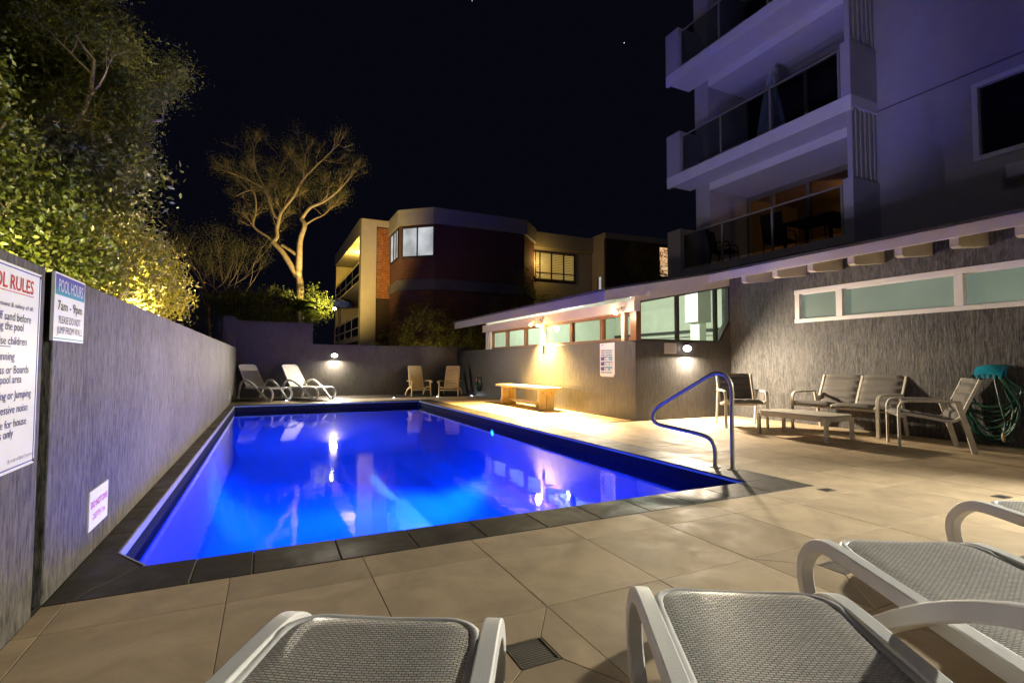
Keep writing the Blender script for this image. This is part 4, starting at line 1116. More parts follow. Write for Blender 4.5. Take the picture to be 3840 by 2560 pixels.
facet_window((5.70, 24.056), (6.93, 22.968), 6.06, 7.46, 'a', (-1.23, -1.39), 'lit_cool', [0, .48, 1])
facet_window((5.56, 25.95), (5.56, 24.25), 6.06, 7.46, 'b', (-1, 0), 'lit_cool', [0, .45, .75, 1])
# recessed cream wall with shuttered window
B(MB().box(12.97, 16.9, 24.5, 24.8, 0, 8.2), 'recess_wall', 'building_cream')
B(MB().box(12.98, 16.89, 24.36, 24.499, 7.42, 8.25), 'recess_parapet', 'building_cream')
lw0, lw1, lz0, lz1 = 13.12, 15.66, 5.62, 7.22
fr = MB(); Yw = 24.47
for x in (lw0, 13.42, 14.15, 14.95, lw1): fr.box(x-.035, x+.035, Yw-.03, Yw+.029, lz0+.07, lz1-.07)
fr.box(lw0-.035, lw1+.035, Yw-.029, Yw+.029, lz0, lz0+.07); fr.box(lw0-.035, lw1+.035, Yw-.029, Yw+.029, lz1-.07, lz1); fr.box(lw0-.034, lw1+.034, Yw-.034, Yw+.028, 5.98, 6.05)
sw = B(fr, 'window', 'dark_frame', label='lit window with yellow glowing louvre shutters')
B(MB().box(lw0, lw1, Yw+.0285, Yw+.0295, lz0+.05, lz1-.05), 'glow', 'lit_warm', sw)
sl = MB().box(-.5, .5, -.006, .006, -.034, .034).mesh('slat', 'building_cream')
for a, b in ((lw0+.04, 13.38), (13.46, 14.11), (14.19, 14.91), (14.99, lw1-.04)):
    zz = lz0+.11
    while zz < lz1-.09:
        if not (5.95 < zz < 6.08):
            o = link('slat', sl, sw); o.location = Vector(((a+b)/2, Yw, zz))-wpos(sw); o.scale = ((b-a), 1, 1); o.rotation_euler = (R(-25), 0, 0)
        zz += .092
# right-hand block
B(MB().prism([(16.96, 23.26), (22.5, 22.85), (22.5, 26), (16.96, 26)], 'z', 0, 8.04), 'brick_block', 'brick_wall')
B(MB().prism([(16.90, 23.2), (22.55, 22.79), (22.55, 26), (16.90, 26)], 'z', 8.041, 8.37), 'parapet', 'building_cream')
B(MB().box(16.905, 16.957, 23.33, 24.499, 0, 8.04), 'cream_return', 'building_cream')
fw2 = facet_window((20.55, 22.975), (21.2, 22.927), 6.1, 7.87, 'c', (-.07, -1), 'lit_peach', [0, 1])
dw = B(MB().box(16.86, 16.904, 23.52, 23.98, 5.12, 5.95), 'window', 'building_cream')
B(MB().box(16.845, 16.859, 23.56, 23.75, 5.16, 5.9), 'pane', 'lit_cool', dw); B(MB().box(16.846, 16.859, 23.76, 23.94, 5.16, 5.9), 'curtain', 'brick', dw)
rl_ = B(MB().box(12.965, 13.0, 24.30, 24.42, 5.75, 7.1), 'assumed_recess_lamp', 'building_cream')  # lamp assumed from the bright strip in the recess, no fixture seen
B(MB().box(13.0005, 13.03, 24.32, 24.40, 5.8, 7.05), 'diffuser', 'lit_warm', rl_)
lamp('assumed_recess_light', 'POINT', (13.25, 23.9, 6.6), 9, (1, .66, .18), .1, parent=bb)
# side facade with lit balcony
B(MB().prism([(26.71, 7.57), (37.6, 7.85), (37.6, 8.6), (26.71, 8.45)], 'x', 4.12, 7.2), 'balcony_roof', 'building_grey')
B(MB().box(5.85, 5.95, 26.71, 37.6, 0, 7.569), 'balcony_back_wall', 'building_cream')
B(MB().box(4.2, 5.849, 37.4, 37.6, 0, 7.8), 'balcony_end_wall', 'building_cream')
for zf in (4.95, 2.15): B(MB().box(4.13, 5.849, 26.71, 37.39, zf, zf+.25), 'balcony_floor', 'building_grey')
for zf, rail in ((5.2, 6.22), (2.4, 3.45)):
    for z_ in (rail, rail-.62): B(MB().box(4.14, 4.18, 26.72, 37.38, z_, z_+.045), 'handrail', 'white_paint')
    for y_ in (26.8, 29.4, 32, 34.6, 37.2): B(MB().box(4.15, 4.17, y_-.02, y_+.02, zf, rail), 'rail_post', 'white_paint')
    B(MB().box(4.155, 4.165, 26.85, 37.1, zf+.08, rail-.05), 'balustrade_panel', 'dark_glass')
B(MB().box(4.13, 4.2, 26.702, 26.709, 0, 5), 'downpipe', 'white_paint')
lamp('balcony_light', 'POINT', (4.9, 31.5, 7.1), 130, (1, .66, .10), .15, parent=bb)
lamp('balcony_light', 'POINT', (4.9, 28.2, 7.2), 60, (1, .66, .10), .15, parent=bb)

bu = thing('market_umbrella', 'blue lit umbrella half hidden beside the brick building', 'umbrella', (3.45, 29.5, 0))
c_ = MB(); n = 8
c_.add([(0, 0, 4.62)]+[(math.cos(2*math.pi*i/n)*.7, math.sin(2*math.pi*i/n)*.7, 4.35) for i in range(n)]+[(math.cos(2*math.pi*i/n)*.7, math.sin(2*math.pi*i/n)*.7, 4.15) for i in range(n)],
       [(0, 1+i, 1+(i+1) % n) for i in range(n)]+[(1+i, 1+n+i, 1+n+(i+1) % n, 1+(i+1) % n) for i in range(n)])
c_.build('canopy', 'ink_blue', bu); MB().tube([(0, 0, 0), (0, 0, 4.6)], .02, 8).build('pole', 'black', bu)  # blue light on the canopy is put into its colour
# ================================================================== pool handrail
b1 = Vector((4.007, 3.497)); dd = Vector((-.322, .947))
prof = [(0, 0), (0, .25), (0, .55), (-.004, .74), (.02, .845), (.07, .898), (.14, .910), (.22, .884), (.45, .748), (.69, .604), (.78, .542), (.825, .490), (.840, .43), (.815, .382), (.76, .360), (.68, .348), (.50, .326), (.33, .304), (.235, .278), (.185, .225), (.168, .15), (.168, .07), (.168, 0)]
hr = thing('pool_handrail', 'bent stainless steel pool handrail bolted to the coping corner', 'handrail', (b1.x, b1.y, 0))
path = catmull([(dd.x*s, dd.y*s, z) for s, z in prof], 5)
MB().tube(path, .0205, 14).build('rail', 'steel', hr, smooth=60)
for s in (0, .168):
    f = MB().disc((dd.x*s, dd.y*s), .052, .003, .009, 24); f.build('flange', 'steel', hr, bevel=.002)
    MB().disc((dd.x*s, dd.y*s), .027, .009, .02, 20).build('collar', 'steel', hr)

# ================================================================== sun loungers
def make_lounger(back_deg, sling, frame, label, loc, rz_, group):
    t = thing('sun_lounger', label, 'sun lounger', loc, rz_, group)
    side = catmull([(1.18, 0, .318), (.8, 0, .322), (.3, 0, .330), (.06, 0, .332), (-.03, 0, .318), (-.10, 0, .275), (-.145, 0, .215), (-.150, 0, .155), (-.125, 0, .095), (-.07, 0, .045), (-.005, 0, .022), (.06, 0, .034),
                    (.16, 0, .088), (.32, 0, .195), (.52, 0, .325), (.72, 0, .432), (.90, 0, .502), (1.04, 0, .525), (1.17, 0, .505), (1.27, 0, .44), (1.34, 0, .34), (1.40, 0, .20), (1.45, 0, .06), (1.47, 0, .022)], 4)
    for s in (-1, 1):
        MB().ribbon([(p.x, s*(.268+.085*min(1, max(0, (q-40)/26))**1.3*(1 if q < 76 else max(0, 1-(q-76)/30))), p.z) for q, p in enumerate(side)], (0, 1, 0), .046, .048).build('side_frame', frame, t, smooth=50, bevel=.009)
    # bed rim with rounded foot corners
    def zb(x): return .352 - .016*math.sin(min(max(x, 0), 1.1)/1.1*math.pi) + .012*math.exp(-(x/.08)**2)*0
    rim = []
    for x in (1.14, .8, .5, .25, .10): rim.append((x, -.238, zb(x)))
    for k in range(7):
        a = math.pi/2*k/6; rim.append((.085-.085*math.sin(a), -.153-.085*math.cos(a), zb(.0)))
    rim += [(-.004, -.08, zb(0)-.004), (-.006, 0, zb(0)-.006), (-.004, .08, zb(0)-.004)]
    rim += [(x, -y_, z_) for x, y_, z_ in rim[11:4:-1]] + [(x, -y_, z_) for x, y_, z_ in rim[4::-1]]
    MB().tube([(x, y_, z_-.012) for x, y_, z_ in rim], .016, 8).build('bed_rim', frame, t, smooth=70)
    def bed(u, v):
        x = -.010+1.144*v if v > .02 else -.004+.9*v
        hw_ = .236 if x > .08 else .156+math.sqrt(max(0, .0064-(.08-x)**2))
        y_ = (u-.5)*2*hw_
        return (x, -y_, zb(x)+.008-.014*(1-(2*u-1)**2)*math.sin(math.pi*v)**.7-.016*max(0, 1-v*26)**2-.010*abs(2*u-1)**14)
    nu, nv = 14, 40
    m = MB().sheet(bed, nu, nv, .006)
    uv = [(bed(i/nu, j/nv)[1], bed(i/nu, j/nv)[0]) for j in range(nv+1) for i in range(nu+1)]; m.uv = uv+uv
    m.build('sling', sling, t, smooth=70)
    # backrest
    a = R(back_deg); ca, sa = math.cos(a), math.sin(a); hx, hz = 1.15, .345
    L = .78
    rim = [(0, -.25), (.3, -.25), (.6, -.24)]+[(.70+.08*math.sin(q), -.16-.08*math.cos(q)) for q in [math.pi/2*k/5 for k in range(6)]]+[(.785, 0)]
    rim = rim+[(s_, -y_) for s_, y_ in rim[-2::-1]]
    MB().tube([(hx+s_*ca, y_, hz+s_*sa) for s_, y_ in rim], .019, 8).build('back_rim', frame, t, smooth=70)
    def bk(u, v):
        s_ = .78*v; hw_ = .24 if s_ < .70 else .16+math.sqrt(max(0, .0064-(s_-.70)**2))
        if v > .999: hw_ = .165
        y_ = -(u-.5)*2*hw_; o = .008-.01*(1-(2*u-1)**2)
        return (hx+s_*ca-sa*o, y_, hz+s_*sa+ca*o)
    m = MB().sheet(bk, 12, 26, .006); uv = [((i/12-.5)*.48, .78*j/26) for j in range(27) for i in range(13)]; m.uv = uv+uv
    m.build('backrest', sling, t, smooth=70)
    for x, z_ in ((.18, .318), (1.10, .312)): MB().box(x-.02, x+.02, -.25, .25, z_-.02, z_+.012).build('cross_bar', frame, t, bevel=.005)
    for s in (-1, 1):
        w_ = MB(); w_.prism([(1.47+.06*math.cos(2*math.pi*i/18), .062+.06*math.sin(2*math.pi*i/18)) for i in range(18)], 'y', s*.305, s*.332); w_.build('wheel', frame, t, bevel=.006)
        MB().box(-.015, .025, s*.268-.02, s*.268+.02, 0, .012).build('foot_pad', 'black', t)
    return t
fd = (math.sin(R(29)), math.cos(R(29)))
rzn = math.atan2(-fd[1], -fd[0])
make_lounger(14, 'weave', 'white_plastic', 'grey woven sun lounger nearest the sign wall, foot end towards the pool', (.29, 1.335, 0), rzn, 'sun loungers in front of the camera')
make_lounger(14, 'weave', 'white_plastic', 'grey woven sun lounger beside the mesh drain, its open leg loop at the left', (1.225, 1.06, 0), rzn-R(1), 'sun loungers in front of the camera')
make_lounger(14, 'weave', 'white_plastic', 'grey woven sun lounger whose leg loop frames a floor drain', (2.11, 1.095, 0), rzn, 'sun loungers in front of the camera')
make_lounger(14, 'weave', 'white_plastic', 'grey woven sun lounger cut by the right picture edge', (3.31, 1.13, 0), rzn, 'sun loungers in front of the camera')
ff = Vector((.50, -.866)); rzf = math.atan2(-ff.y, -ff.x)
for k, (cx_, cy2) in enumerate(((.05, 14.74), (1.15, 14.72))):
    # contact point of the near side frame -> foot centre
    lat = Vector((-ff.y, ff.x))
    c = Vector((cx_, cy2)) + lat*.268
    make_lounger(50, 'weave_white', 'white_plastic', ('white sun lounger with raised back in the far corner against the left wall', 'white sun lounger with raised back below the far wall lamp')[k], (c.x, c.y, .001), rzf, 'white sun loungers by the far wall')

# ================================================================== resin chairs by the far wall
def resin_chair(loc, rz_, label):
    t = thing('resin_chair', label, 'chair', loc, rz_, 'beige resin chairs by the far wall'); m = 'beige_plastic'
    for s in (-1, 1):
        MB().ribbon([(s*.30, -.30, 0), (s*.295, -.285, .24), (s*.29, -.27, .44)], (1, 0, 0), .035, .055).build('front_leg', m, t, bevel=.008)
        MB().ribbon(catmull([(s*.305, -.40, .41), (s*.305, -.36, .445), (s*.305, -.27, .462), (s*.30, -.05, .465), (s*.29, .22, .455)], 4), (1, 0, 0), .055, .022).build('armrest', m, t, smooth=50, bevel=.006)
        MB().ribbon(catmull([(s*.27, -.20, .27), (s*.27, .05, .25), (s*.28, .28, .16), (s*.29, .42, 0)], 4), (1, 0, 0), .03, .06).build('rear_leg', m, t, smooth=50, bevel=.006)
        MB().bar((s*.225, .15, .22), (s*.205, .445, .90), .03, .035).build('back_stile', m, t, bevel=.006)
    def bp(h, x):
        y_ = .15+.295*h+.03*math.cos(x*3.2/.5)*.0; return y_
    n = 8
    for i in range(n):
        h0, h1 = .02+i*.118, .02+i*.118+.106
        if i == n-1: h1 = 1.03
        def f(u, v, h0=h0, h1=h1):
            x = (u-.5)*(.44-.04*((h0+h1)/2)); h = h0+(h1-h0)*v
            return (-x, .15+.295*h-.018+.035*(1-(2*u-1)**2)*.6, .22+.68*h)
        MB().sheet(f, 8, 2, .014).build('back_slat', m, t, smooth=60)
    for i in range(6):
        y0 = -.31+i*.083
        def f(u, v, y0=y0): return ((u-.5)*.52, y0+.07*v, .285-.10*(y0+.07*v+.31)/.5*.6-.025*(1-(2*u-1)**2))
        MB().sheet(f, 8, 2, .018).build('seat_slat', m, t, smooth=60)
    MB().box(-.27, .27, -.285, -.26, .17, .205).build('front_rail', m, t, bevel=.006)
resin_chair((4.25, 15.62, .001), R(2), 'beige slatted resin chair facing the pool by the far wall')
resin_chair((5.12, 15.1, .001), R(-30), 'beige slatted resin chair turned sideways in the corner by the hose')

# ================================================================== bench
bn = thing('bench', 'cream painted timber bench with plank legs under the flood lamp', 'bench', (5.48, 10.7, 0))
MB().box(-.235, .225, -1.28, 1.22, .435, .49).build('seat_plank', 'bench', bn, bevel=.008)
for yy, s in ((-.97, -1), (.93, 1)):
    for x0, x1 in ((-.185, .0), (.012, .20)): MB().box(x0, x1, yy-.03, yy+.03, 0.002, .434).build('leg_plank', 'bench', bn, bevel=.004)
    MB().box(-.16, .215, yy-s*.0-(.075 if s < 0 else -.031), yy-(.031 if s < 0 else -.075), .33, .433).build('cleat', 'bench', bn, bevel=.004)
    MB().box(-.23, .19, yy+(.031 if s < 0 else -.075), yy+(.075 if s < 0 else -.031), .04, .15).build('cleat', 'bench', bn, bevel=.004)
    for x in (-.11, .10):
        for z_ in (.09, .375):
            o = MB().disc((0, 0), .011, 0, .006, 10); o.v = [(x+a, yy-.031-c-(.045 if (z_ > .3 and s < 0) else 0), z_+b) for a, b, c in o.v]; o.build('bolt', 'bolt', bn)
MB().box(-.02, .03, -.9, .86, .08, .14).build('stretcher', 'bench', bn, bevel=.004)

# ================================================================== lounge set
def seat_curve():
    return catmull([(-.345, .385), (-.32, .412), (-.25, .415), (-.05, .385), (.12, .352), (.20, .362), (.255, .42), (.315, .56), (.385, .72), (.43, .83)], 6)
def sling_unit(parent, xc, w, lab='cushion'):
    cur = seat_curve(); n = len(cur)
    # arc length for the quilted channels
    ln = [0]
    for a, b in zip(cur[:-1], cur[1:]): ln.append(ln[-1]+(b-a).length)
    for nm, i0, i1 in (('seat_cushion', 0, 30), ('back_cushion', 31, n-1)):
        def f(u, v):
            s = i0+(i1-i0)*v; i = min(int(s), n-2); t_ = s-i; p = cur[i].lerp(cur[i+1], t_); L_ = ln[i]+(ln[i+1]-ln[i])*t_
            tg = (cur[i+1]-cur[i]).normalized(); nx = Vector((-tg.y, tg.x))
            ch = abs(math.sin(math.pi*L_/.115))**.6
            e = (1-abs(2*u-1)**8)
            p = p+nx*(.004+.034*ch*e)
            return (xc-(u-.5)*(w-.03)*-1, p.x, p.y)
        MB().sheet(f, 12, 48, .03).build(nm, 'sling', parent, smooth=75)
def chair_side(t, x, inner):
    m = 'alu'
    MB().ribbon(catmull([(x, -.335, 0), (x, -.335, .2), (x, -.335, .44), (x, -.325, .515), (x, -.29, .558), (x, -.22, .572), (x, -.05, .575), (x, .24, .575)], 5), (1, 0, 0), .042, .026).build('arm_frame', m, t, smooth=40, bevel=.003)
    MB().ribbon([(x, .215, .562), (x, .27, .36), (x, .355, 0)], (1, 0, 0), .026, .055).build('rear_leg', m, t, bevel=.003)
    cur = seat_curve()
    MB().ribbon([(x-inner*.03, p.x, p.y-.0) for p in cur], (1, 0, 0), .026, .030).build('seat_rail', m, t, smooth=50)
def armchair(loc, rz_, label):
    t = thing('lounge_chair', label, 'chair', loc, rz_, 'cream framed lounge set')
    for s in (-1, 1): chair_side(t, s*.305, s)
    sling_unit(t, 0, .52)
    for y_, z_ in ((-.30, .385), (.13, .335)): MB().box(-.28, .28, y_-.015, y_+.015, z_-.012, z_+.012).build('cross_bar', 'alu', t)
armchair((6.956, 5.89, 0), R(-35.7), 'dark cushioned lounge chair in the wall corner behind the handrail')
armchair((7.213, 3.416, 0), R(-141.5), 'lounge chair with its back to the hose, seen from the side')
sofa = thing('lounge_sofa', 'two seat taupe cushioned sofa with cream arms against the charcoal wall', 'sofa', (7.775, 4.71, 0), R(-90), 'cream framed lounge set')
for s in (-1, 1): chair_side(sofa, s*.62, s)
for x in (-.29, .29): sling_unit(sofa, x, .575)
MB().ribbon([(0, p.x, p.y-.006) for p in seat_curve()], (1, 0, 0), .03, .028).build('middle_rail', 'alu', sofa, smooth=50)
for y_, z_ in ((-.31, .375), (.13, .33)): MB().box(-.595, .595, y_-.018, y_+.018, z_-.016, z_+.012).build('cross_bar', 'alu', sofa)
ta = thing('coffee_table', 'low cream coffee table with rounded stone top in front of the sofa', 'table', (6.73, 4.665, 0), 0, 'cream framed lounge set')
def rrect(hx, hy, r, n=6):
    pts = []
    for cx_, cy2, a0 in ((hx-r, hy-r, 0), (-hx+r, hy-r, 90), (-hx+r, -hy+r, 180), (hx-r, -hy+r, 270)):
        for k in range(n+1): a = R(a0+90*k/n); pts.append((cx_+r*math.cos(a), cy2+r*math.sin(a)))
    return pts
MB().prism(rrect(.305, .53, .12), 'z', .322, .338).build('table_top', 'tabletop', ta, bevel=.003)
ap = MB(); o_ = rrect(.30, .525, .115); i_ = rrect(.275, .50, .095); n = len(o_)
ap.add([(x, y_, .262) for x, y_ in o_]+[(x, y_, .3205) for x, y_ in o_]+[(x, y_, .262) for x, y_ in i_]+[(x, y_, .3205) for x, y_ in i_],
       sum([[(i, (i+1) % n, n+(i+1) % n, n+i), (2*n+(i+1) % n, 2*n+i, 3*n+i, 3*n+(i+1) % n), ((i+1) % n, i, 2*n+i, 2*n+(i+1) % n), (n+i, n+(i+1) % n, 3*n+(i+1) % n, 3*n+i)] for i in range(n)], []))
ap.build('apron', 'alu', ta, smooth=40)
for sx in (-1, 1):
    for sy in (-1, 1): MB().box(sx*.268-.018, sx*.268+.018, sy*.495-.022, sy*.495+.022, 0, .3).build('leg', 'alu', ta, bevel=.003)

# ================================================================== hoses
hd = thing('hose_holder', 'teal plastic hose holder screwed to the charcoal wall', 'hose holder', (XH, 3.14, .93))
def hold(u, v):
    a = (u-.5)*2; return (-.02-.13*(1-v) if False else -.015-.15*math.sin(v*math.pi/2), -a*.15*(1-.12*v), .065-.03*a*a-.11*(1-math.cos(v*math.pi/2)))
MB().sheet(hold, 14, 8, .012).build('saddle', 'teal', hd, smooth=50)
for i in range(5):
    MB().box(-.175, -.160, -.118+.055*i-.013, -.118+.055*i+.013, -.10, -.046).build('finger', 'teal', hd, bevel=.003)
MB().box(-.02, -.001, -.12, .12, -.08, .06).build('back_plate', 'teal', hd, bevel=.005)
hz = thing('garden_hose', 'dark green garden hose hanging in loose coils below the teal holder', 'hose', (XH, 3.15, 0))
pts = []
for k in range(13):
    wdt = rng.uniform(.20, .31); bot = [.06, .42, .10, .30, .05, .22, .12, .48, .08, .16, .05, .36, .1][k]; xo = -.05-.010*(k % 9)
    top = .955-.004*(k % 5); cyk = rng.uniform(-.04, .04)
    zc = (top+bot)/2; hh = (top-bot)/2
    for q in range(20):
        a = math.pi/2-2*math.pi*q/20
        ww = wdt*(.62+.38*min(1, (1-math.sin(a))))
        pts.append((xo-.012*math.sin(3*a+k), cyk+ww*math.cos(a)*(1 if math.sin(a) < .3 else .9), zc+hh*math.sin(a)))
pts += [(-.16, -.12, .5), (-.17, -.16, .3), (-.18, -.14, .17)]
MB().tube(catmull(pts, 2), .0105, 7).build('coil', 'hose', hz, smooth=70)
MB().tube([(-.18, -.14, .18), (-.18, -.142, .12), (-.18, -.145, .075)], [.014, .020, .017], 10).build('nozzle', 'brass', hz, smooth=40)
MB().tube(catmull([(-.10, -.25, .03), (-.14, -.35, .014), (-.25, -.5, .014), (-.22, -.75, .014), (-.1, -.9, .014)], 5), .0105, 7).build('trailing_end', 'hose', hz, smooth=70)
h2 = thing('coiled_hose', 'small dark green hose looped on a tap on the low wall beyond the bench', 'hose', (XL, 14.4, 0))
pts = []
for k in range(6):
    for q in range(16):
        a = math.pi/2-2*math.pi*q/16; pts.append((-.04-.008*k, (.10+.03*math.sin(k*1.7))*math.cos(a)+.01*k, .38+(.24-.02*(k % 3))*math.sin(a)))
MB().tube(catmull(pts, 2), .011, 6).build('coil', 'hose', h2, smooth=70)
MB().tube([(0, 0, .63), (-.06, 0, .63), (-.09, 0, .60)], .014, 8).build('tap', 'brass', h2, smooth=50)
MB().tube([(-.09, .10, .55), (-.09, .11, .46)], [.016, .02], 8).build('connector', 'orange', h2, smooth=50)
# ================================================================== plants
def leaves(name, pts, size, mat, parent, aspect=.42, world=True, droop=.0, tone=None, kind=None):
    """one leaf per point: a folded diamond of four triangles, random facing"""
    pts = np.asarray(pts, dtype=np.float64); n = len(pts)
    d = npr.normal(size=(n, 3)); d[:, 2] -= droop; d /= np.linalg.norm(d, axis=1)[:, None]
    r = npr.normal(size=(n, 3)); s = np.cross(d, r); s /= np.linalg.norm(s, axis=1)[:, None]; nn = np.cross(s, d)
    sz = size*npr.uniform(.6, 1.3, n)[:, None]
    p0 = pts; p1 = pts+d*sz*.45+s*sz*aspect*.5+nn*sz*.06; p2 = pts+d*sz; p3 = pts+d*sz*.45-s*sz*aspect*.5+nn*sz*.06; pm = pts+d*sz*.5-nn*sz*.04
    V = np.stack([p0, p1, p2, p3, pm], 1).reshape(-1, 3)
    base = (np.arange(n)*5)[:, None]
    F = np.concatenate([base+np.array([[0, 1, 4]]), base+np.array([[1, 2, 4]]), base+np.array([[2, 3, 4]]), base+np.array([[3, 0, 4]])], 1).reshape(-1, 3)
    me = bpy.data.meshes.new(name); me.vertices.add(len(V)); me.vertices.foreach_set('co', V.astype(np.float32).ravel())
    nf = len(F); me.loops.add(nf*3); me.loops.foreach_set('vertex_index', F.astype(np.int32).ravel())
    me.polygons.add(nf); me.polygons.foreach_set('loop_start', np.arange(nf, dtype=np.int32)*3)
    try: me.polygons.foreach_set('loop_total', np.full(nf, 3, dtype=np.int32))
    except Exception: pass
    me.materials.append(M[mat]); me.update(calc_edges=True)
    tn = npr.beta(1.6, 2.6, n) if tone is None else tone
    at = me.attributes.new('tone', 'FLOAT', 'POINT'); at.data.foreach_set('value', np.repeat(tn, 5).astype(np.float32))
    return link(name, me, parent, world, kind=kind)

def clumps(blobs, count, spread, shell=.55):
    """leaf positions gathered in clumps through ellipsoids: blobs = (centre, radii)"""
    out = []; vol = np.array([b[1][0]*b[1][1]*b[1][2] for b in blobs])**.7; vol /= vol.sum()
    for (c, r), f in zip(blobs, vol):
        m = int(count*f); k = max(3, m//28)
        dirs = npr.normal(size=(k, 3)); dirs /= np.linalg.norm(dirs, axis=1)[:, None]
        rad = shell+(1-shell)*npr.random(k)**.6
        rad *= 1+.22*np.sin(dirs[:, 0]*5+c[0]*3)*np.cos(dirs[:, 2]*6+c[1])
        cc = np.array(c)+dirs*rad[:, None]*np.array(r)
        idx = npr.integers(0, k, m)
        out.append(cc[idx]+npr.normal(size=(m, 3))*spread)
    return np.concatenate(out)

def grow_limbs(mb, p, d, length, r, depth, tips, bend=.35, split=(2, 3), shrink=.72, lift=.25, seg=5, spread=.55):
    """recursive tapered limbs; collects twig ends"""
    p = Vector(p); d = Vector(d).normalized(); path = [p.copy()]; rr = [r]
    for i in range(seg):
        d = (d+Vector((rng.gauss(0, bend), rng.gauss(0, bend), rng.gauss(lift*.4, bend*.8)))*.42).normalized()
        p = p+d*(length/seg); path.append(p.copy()); rr.append(max(.004, r*(1-.5*(i+1)/seg)))
    mb.tube(path, rr, 7 if r > .05 else 5 if r > .02 else 3, cap=False)
    if depth <= 0:
        tips.append((p.copy(), d.copy())); tips.append((path[-2], d.copy())); tips.append((path[-3], d.copy())); return
    for k in range(rng.randint(*split)):
        nd_ = (d+Vector((rng.gauss(0, spread), rng.gauss(0, spread), rng.gauss(lift, spread*.7)))).normalized()
        q = path[-1] if k == 0 else path[rng.randint(len(path)//2, len(path)-1)]
        grow_limbs(mb, q, nd_, length*rng.uniform(shrink-.14, shrink+.1), rr[-1]*.9 if k == 0 else rr[-1]*.72, depth-1, tips, bend, split, shrink, lift, seg, spread)

def limb(mb, pts, r0, r1, n=9):
    p = catmull(pts, 5); m = len(p); mb.tube(p, [r0+(r1-r0)*i/(m-1) for i in range(m)], n, cap=False); return p

# ---- pale feature tree behind the far wall
t = thing('spreading_tree', 'tall open tree with pale yellow lit trunk behind the end wall', 'tree', (1.2, 23.7, 0))
mb = MB(); tips = []
limb(mb, [(1.25, 23.7, 0), (1.22, 23.69, 2.2), (1.2, 23.69, 4.06), (1.10, 23.71, 4.9)], .19, .14)
limb(mb, [(1.10, 23.71, 4.7), (1.12, 23.66, 5.6), (1.14, 23.61, 6.3), (1.3, 23.51, 6.95), (1.17, 23.57, 7.25)], .15, .08)
limb(mb, [(1.08, 23.72, 4.7), (.75, 23.85, 5.3), (.42, 24.0, 5.85), (.08, 24.13, 6.22)], .135, .09)
limb(mb, [(1.1, 23.69, 5.6), (.8, 23.8, 5.85), (.43, 23.97, 6.1)], .08, .06)
main = [([(.08, 24.13, 6.2), (.24, 24.04, 6.45), (.22, 24.04, 6.76), (.3, 23.95, 7.2), (.4, 23.91, 7.53), (.85, 23.66, 8.19)], .09, .06),
        ([(.3, 23.95, 7.2), (.07, 24.07, 7.47), (-.27, 24.19, 8.52), (-.64, 24.32, 9.29), (-.75, 24.3, 10.1)], .07, .025),
        ([(.85, 23.66, 8.19), (1.1, 23.5, 8.75), (1.41, 23.35, 9.19), (2.28, 22.88, 10.13)], .06, .022),
        ([(1.17, 23.57, 7.2), (1.49, 23.38, 7.7), (2.0, 23.1, 7.95), (2.55, 22.8, 8.4), (2.95, 22.6, 8.9)], .08, .022),
        ([(.08, 24.13, 6.22), (-.13, 24.22, 6.45), (-.69, 24.46, 6.92), (-.6, 24.39, 7.64), (-.72, 24.4, 8.41), (-1.16, 24.62, 8.35)], .06, .022),
        ([(1.3, 23.5, 6.95), (1.7, 23.6, 7.3), (2.1, 23.8, 7.6), (2.45, 23.9, 8.0)], .05, .02),
        ([(.4, 23.91, 7.53), (.35, 24.2, 8.2), (.2, 24.5, 9.0), (.4, 24.6, 10.0)], .05, .02),
        ([(1.17, 23.57, 7.2), (1.1, 23.9, 8.0), (1.2, 24.2, 9.0), (1.3, 24.1, 10.2)], .055, .02),
        ([(-.27, 24.19, 8.52), (-.8, 24.2, 8.75), (-1.3, 24.1, 8.9)], .035, .015)]
for pts, r0, r1 in main:
    p = limb(mb, pts, r0, r1, 7); m = len(p)
    for q in range(m//3, m, 2):
        f = q/m; dirv = (p[min(q+1, m-1)]-p[q-1])
        nd_ = dirv.normalized()+Vector((rng.gauss(0, .7), rng.gauss(0, .7), rng.gauss(.35, .45)))
        grow_limbs(mb, p[q], nd_, rng.uniform(.36, .60), .014, 3, tips, .3, (2, 3), .74, .22, 4, .55)
    grow_limbs(mb, p[-1], p[-1]-p[-3], .38, r1, 3, tips, .3, (2, 3), .74, .25, 4, .5)
mb.build('trunk', 'bark_pale', t, world=True, smooth=60)
tp = np.array([tuple(a) for a, b in tips]); idx = npr.integers(0, len(tp), 18000)
haze = clumps([((1.1, 23.5, 9.2), (1.9, 1.5, 1.7)), ((-.3, 24.1, 8.6), (1.4, 1.2, 1.3)), ((2.2, 23.2, 8.7), (1.0, 1.0, 1.0))], 6000, .22, .1)
leaves('crown', np.concatenate([tp[idx]+npr.normal(size=(18000, 3))*.16, haze]), .055, 'leaf_dim', t, .3)

